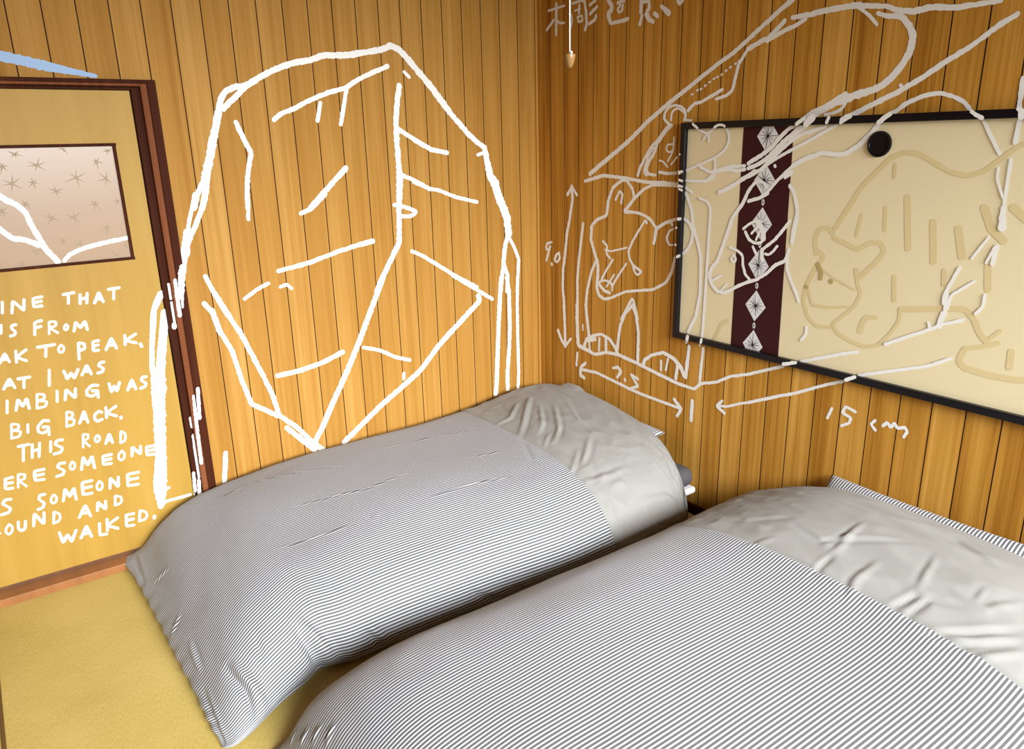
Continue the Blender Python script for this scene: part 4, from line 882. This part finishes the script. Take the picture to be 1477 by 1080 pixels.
BED1 = dict(y0=0.0, y1=-1.19, seam_x=-.555, seed=3, n=(460, 340), wall=True, lump=.0055, fine=.0006, crumple=.0034,
    prof=[(.02, .06), (.012, .20), (.07, .305), (.2, .328), (.42, .332), (.62, .322), (.78, .298), (.89, .245), (.965, .16), (1.0, .085), (.992, .035), (.96, .015)],
    st=[(-.095, 1.09, -1.172, [.05, .05, .05, .01, -.025, -.06, -.05], -.012), (-.085, 1.10, -1.175, [.05, .05, .05, .01, -.025, -.06, -.05], -.006), (-.12, 1.12, -1.18, [.04, .03, .03, .01, -.02, -.04, -.03]), (-.22, 1.13, -1.19), (-.38, 1.09, -1.19), (-.56, 1.02, -1.19), (-.8, .97, -1.19), (-1.1, .95, -1.165), (-1.4, .93, -1.15),
        (-1.6, .88, -1.145), (-1.70, .83, -1.125), (-1.79, .77, -1.175), (-1.88, .66, -1.215), (-1.955, .50, -1.245), (-2.015, .28, -1.255), (-2.05, .08, -1.225, [-.085, -.04, -.01, 0, 0, .01, .02]), (-2.0, .04, -1.19)],
    bumps=[(-.22, -.62, .26, .42, .025), (-.03, -.33, .06, .07, .022)],
    creases=[(0.012, 0.011, [(0.233, 0.458), (0.413, 0.641), (0.514, 0.736)]), (0.0105, 0.008, [(0.316, 0.467), (0.432, 0.563), (0.514, 0.554)]), (0.00975, 0.009, [(0.274, 0.58), (0.376, 0.728), (0.445, 0.783)]), (0.0105, 0.01, [(0.228, 0.632), (0.352, 0.813), (0.438, 0.885)]), (0.0075, 0.006, [(0.401, 0.806), (0.492, 0.885)]), (0.012, 0.007, [(0.31, 0.965), (0.388, 1.032), (0.451, 1.071)]), (0.0105, 0.006, [(0.407, 0.996), (0.485, 1.066), (0.529, 1.092)]), (0.009, -0.004, [(0.522, 0.775), (0.592, 0.939), (0.56, 0.978)]), (0.0135, 0.006, [(0.514, 1.158), (0.364, 1.183), (0.298, 1.192)]), (0.0075, -0.004, [(0.358, 1.158), (0.334, 1.269)]), (0.015, 0.006, [(0.322, 1.322), (0.2, 1.344), (0.138, 1.384)]), (0.015, 0.005, [(0.407, 1.394), (0.28, 1.401), (0.138, 1.432)]), (0.009, 0.005, [(0.2, 1.332), (0.156, 1.382), (0.087, 1.453)]), (0.0105, 0.005, [(0.152, 0.624), (0.256, 0.835), (0.286, 1.014)]), (0.0045, 0.0035, [(0.17, 0.892), (0.175, 1.02), (0.18, 1.145), (0.161, 1.257), (0.117, 1.338), (0.094, 1.412)]), (0.015, -0.016, [(1.724, 1.265), (1.693, 1.362), (1.665, 1.474)]), (0.018, 0.012, [(1.693, 1.285), (1.646, 1.384), (1.624, 1.472)]), (0.012, -0.01, [(1.529, 1.362), (1.486, 1.43), (1.466, 1.467)]), (0.015, 0.006, [(1.505, 1.365), (1.451, 1.438)]), (0.0135, -0.01, [(1.14, 1.376), (1.096, 1.423), (1.011, 1.468)]), (0.0105, -0.006, [(1.535, 1.458), (1.458, 1.463)]), (0.012, -0.006, [(0.979, 1.423), (0.903, 1.474)]), (0.0135, -0.014, [(1.968, 1.171), (1.936, 1.3), (1.943, 1.399)]), (0.0165, 0.01, [(1.939, 1.2), (1.902, 1.328), (1.895, 1.425)]), (0.012, -0.006, [(1.849, 1.188), (1.846, 1.269)]), (0.0105, -0.007, [(2.07, 1.135), (2.079, 1.269), (2.088, 1.399)]), (0.009, 0.006, [(2.037, 0.939), (2.049, 1.071)]), (0.0075, 0.005, [(2.022, 0.79), (2.085, 0.828)]), (0.0075, 0.005, [(1.981, 0.545), (2.064, 0.509)]), (0.009, -0.006, [(2.073, 0.229), (2.088, 0.45)]), (0.00375, 0.003, [(1.022, 0.467), (0.808, 0.458), (0.56, 0.518)]), (0.00375, 0.003, [(1.535, 0.721), (1.249, 0.783), (1.032, 0.752)]), (0.00375, 0.003, [(1.642, 0.946), (1.517, 0.959), (1.373, 0.971)]), (0.00375, 0.003, [(1.075, 0.965), (0.882, 0.959), (0.731, 0.984)]), (0.00375, 0.003, [(0.779, 0.76), (0.617, 0.783)]), (0.00375, 0.0025, [(1.71, 0.399), (1.606, 0.413)]), (0.00375, 0.0025, [(1.588, 0.386), (1.39, 0.467), (1.206, 0.536)]), (0.006, 0.003, [(1.32, 0.996), (1.29, 0.946)])], hems=[], ruffles=[(2.05, 2.6, .3, 1.5, -75, .0022)])
BED2 = dict(y0=-1.335, y1=-2.80, seam_x=-.53, seed=8, n=(480, 430), lump=.004, fine=.0006, crumple=.0034,
    prof=[(.06, .02), (.0, .04), (.008, .115), (.042, .222), (.105, .288), (.22, .325), (.4, .338), (.6, .332), (.78, .31), (.9, .25), (.97, .14), (1.0, .06), (.95, .02)],
    st=[(-.105, .95, -2.78, [0], -.010), (-.095, .97, -2.78, [0], -.005), (-.145, 1.0, -2.80), (-.3, 1.0, -2.80), (-.53, .98, -2.80), (-.8, .97, -2.80), (-1.1, 1.0, -2.80), (-1.4, 1.0, -2.80), (-1.6, .98, -2.80), (-1.74, .9, -2.80), (-1.83, .74, -2.80), (-1.89, .5, -2.80), (-1.93, .25, -2.81), (-1.95, .08, -2.81), (-1.9, .04, -2.78)],
    bumps=[(-.14, -2.12, .36, .52, .102)],
    creases=[(0.009, 0.006, [(0.362, 0.864), (0.305, 0.896), (0.218, 0.896)]), (0.009, -0.006, [(0.34, 0.73), (0.362, 0.84), (0.292, 0.938), (0.224, 1.038)]), (0.00825, -0.006, [(0.504, 0.905), (0.362, 0.905)]), (0.0105, 0.006, [(0.399, 0.905), (0.292, 0.896)]), (0.0105, 0.006, [(0.512, 1.03), (0.444, 1.005), (0.34, 1.013)]), (0.0105, -0.007, [(0.474, 1.127), (0.391, 1.15), (0.369, 1.198)]), (0.009, -0.006, [(0.497, 1.166), (0.384, 1.182), (0.354, 1.252)]), (0.00975, -0.009, [(0.482, 1.237), (0.406, 1.311), (0.319, 1.386)]), (0.00975, -0.008, [(0.504, 1.267), (0.436, 1.333), (0.354, 1.398)]), (0.00975, 0.007, [(0.497, 1.333), (0.376, 1.41)]), (0.009, 0.005, [(0.369, 1.143), (0.23, 1.119)]), (0.0075, 0.004, [(0.319, 1.267), (0.26, 1.267)]), (0.0105, 0.005, [(0.326, 1.213), (0.326, 1.297), (0.236, 1.347)]), (0.015, 0.006, [(0.146, 0.921), (0.165, 1.079), (0.175, 1.182)]), (0.012, -0.005, [(0.127, 0.98), (0.114, 1.119), (0.16, 1.229)]), (0.0105, 0.005, [(0.399, 0.519), (0.384, 0.676)]), (0.009, -0.005, [(0.369, 0.591), (0.312, 0.707)]), (0.009, 0.004, [(0.497, 0.676), (0.421, 0.73)]), (0.009, -0.005, [(0.497, 1.205), (0.451, 1.326)]), (0.0075, 0.005, [(1.908, 0.379), (1.86, 0.372)]), (0.0075, 0.005, [(1.88, 0.436), (1.828, 0.427)]), (0.0075, 0.005, [(1.849, 0.493), (1.799, 0.478)]), (0.0075, 0.004, [(1.939, 0.304), (1.886, 0.31)])], hems=[], ruffles=[])



def cloth(name, P, UV, mat, parent, origin, smooth=True):
    nu, nv = P.shape[:2]; me = bpy.data.meshes.new(name)
    idx = np.arange(nu*nv).reshape(nu, nv)
    F = np.stack([idx[:-1, :-1], idx[1:, :-1], idx[1:, 1:], idx[:-1, 1:]], -1).reshape(-1, 4)
    me.from_pydata((P.reshape(-1, 3) - np.array(origin)).tolist(), [], F.tolist())
    ul = me.uv_layers.new(name='UVMap'); ul.data.foreach_set('uv', UV.reshape(-1, 2)[F.reshape(-1)].astype(np.float32).ravel())
    me.polygons.foreach_set('use_smooth', [True]*len(me.polygons)); me.materials.append(MAT[mat])
    o = bpy.data.objects.new(name, me); C.objects.link(o); o.parent = parent
    return o
def build_duvet(spec, label):
    P, UV, row = duvet(spec)
    o = (-1.1, (spec['y0']+spec['y1'])/2, 0)
    t = thing('duvet', label, 'duvet', o, 'duvets on the two futons')
    cloth('striped_cover', P[row:], UV[row:], 'stripe', t, o)['label'] = 'fine grey and white striped cover'
    cloth('turned_back_band', P[:row+1], UV[:row+1], 'grey', t, o)['label'] = 'plain grey band at the pillow end'
    return t
build_duvet(BED1, 'rumpled striped duvet with grey band on the futon against the corner by the door')
build_duvet(BED2, 'smooth domed striped duvet with grey band on the nearer futon in the foreground')
def slab(name, label, cat, x0, x1, y0, y1, z0, z1, mat, r, group=None):
    mb = MB().box(x0, x1, y0, y1, z0, z1); o = mb.obj(name, mat, None, bevel=r, seg=5, smooth=True, origin=((x0+x1)/2, (y0+y1)/2, z0))
    o['label'] = label; o['category'] = cat
    if group: o['group'] = group
    return o
slab('futon_mattress', 'dark grey futon mattress under the duvet by the door wall', 'mattress', -1.88, -.18, -1.085, -.06, .001, .095, 'mattress', .03, 'futon mattresses on the tatami')
slab('futon_mattress', 'dark grey futon mattress under the duvet nearest the viewer', 'mattress', -1.80, -.18, -2.66, -1.47, .001, .10, 'mattress', .03, 'futon mattresses on the tatami')
def pillow(name, label, mat, c, wx, wy, th, rot, group, point=.10, extra=None, stripe_axis=0):
    """c centre; wx short side, wy long side, th thickness; rot = tilt about the long side"""
    n = 60; u = np.linspace(-1, 1, n); Ug, Vg = np.meshgrid(u, u, indexing='ij')
    e = np.clip((1-np.abs(Ug)**2.6)*(1-np.abs(Vg)**2.6), 0, 1)**.5
    # the sides draw in between the corners
    X = Ug*(1-point*(1-Vg**2)*np.abs(Ug)**2)*wx/2; Y = Vg*(1-point*.7*(1-Ug**2)*np.abs(Vg)**2)*wy/2
    rr = np.array([[noise.noise((a*1.7+c[1]*9, b*1.7, 2.0)) for b in u] for a in u])
    out = []
    for sgn in (1, -1):
        Zc = sgn*e*th/2*(1+.12*rr); Q = np.stack([X, Y, Zc], -1); out.append(Q)
    ca, sa = math.cos(rot[0]), math.sin(rot[0]); cb, sb = math.cos(rot[1]), math.sin(rot[1])
    R1 = np.array([[ca, 0, sa], [0, 1, 0], [-sa, 0, ca]]); R2 = np.array([[cb, -sb, 0], [sb, cb, 0], [0, 0, 1]])
    T = R2 @ R1
    me = bpy.data.meshes.new(name); V = np.concatenate([o.reshape(-1, 3) @ T.T for o in out]); idx = np.arange(n*n).reshape(n, n)
    F = np.stack([idx[:-1, :-1], idx[1:, :-1], idx[1:, 1:], idx[:-1, 1:]], -1).reshape(-1, 4); F2 = (F + n*n)[:, ::-1]
    FF = np.concatenate([F, F2]); me.from_pydata(V.tolist(), [], FF.tolist())
    ul = me.uv_layers.new(name='UVMap'); uvs = np.stack([X.ravel(), Y.ravel()], -1); uvs = np.concatenate([uvs, uvs])
    ul.data.foreach_set('uv', uvs[FF.ravel()].astype(np.float32).ravel())
    bm = bmesh.new(); bm.from_mesh(me); bmesh.ops.remove_doubles(bm, verts=bm.verts, dist=1e-5); bm.to_mesh(me); bm.free()
    me.polygons.foreach_set('use_smooth', [True]*len(me.polygons)); me.materials.append(MAT[mat])
    o = bpy.data.objects.new(name, me); C.objects.link(o); o.location = c; o['label'] = label; o['category'] = 'pillow'
    if group: o['group'] = group
    return o
pillow('pillow', 'striped pillow poking out behind the duvet band in the wall corner', 'stripe_p', (-.235, -.60, .290), .44, .64, .11, (-.16, 0), 'striped pillows at the heads of the futons', .03)
pillow('pillow', 'striped pillow propped against the right wall behind the foreground duvet', 'stripe_p', (-.152, -2.03, .284), .37, .64, .10, (-.75, 0), 'striped pillows at the heads of the futons', .04)
dp = slab('pillow', 'charcoal pillow stacked under the striped one against the right wall', 'pillow', -.38, -.006, -1.095, -.40, .127, .217, 'darkgrey', .042)
MB().box(-.37, -.008, -1.10, -.41, .100, .130).obj('white_underside', 'white_cloth', dp, bevel=.011, seg=3)['label'] = 'white underside'


# ------------------------------------------------------------------ light-pull cord hanging from the ceiling
px, py, zk = -1.51, -2.064, 1.67
pc = thing('pull_cord', 'thin white light-pull string with a small amber knob hanging in front of the right wall', 'pull cord', (px, py, zk))
MB().lathe([(.0011, zk+.014), (.0011, ZC)], 8, (px, py, 0)).obj('string', 'string', pc, smooth=True)
MB().lathe([(.0003, zk-.001), (.0035, zk), (.006, zk+.005), (.0085, zk+.013), (.0092, zk+.018), (.0088, zk+.0195), (.002, zk+.0195)], 20, (px, py, 0)).obj('knob', 'knob', pc, smooth=True)
kn = MB(); kn.lathe([(.0004, zk+.013), (.0022, zk+.015), (.0024, zk+.019), (.0014, zk+.023), (.0008, zk+.024)], 10, (px, py-.004, 0)); kn.obj('knot', 'string', pc, smooth=True)
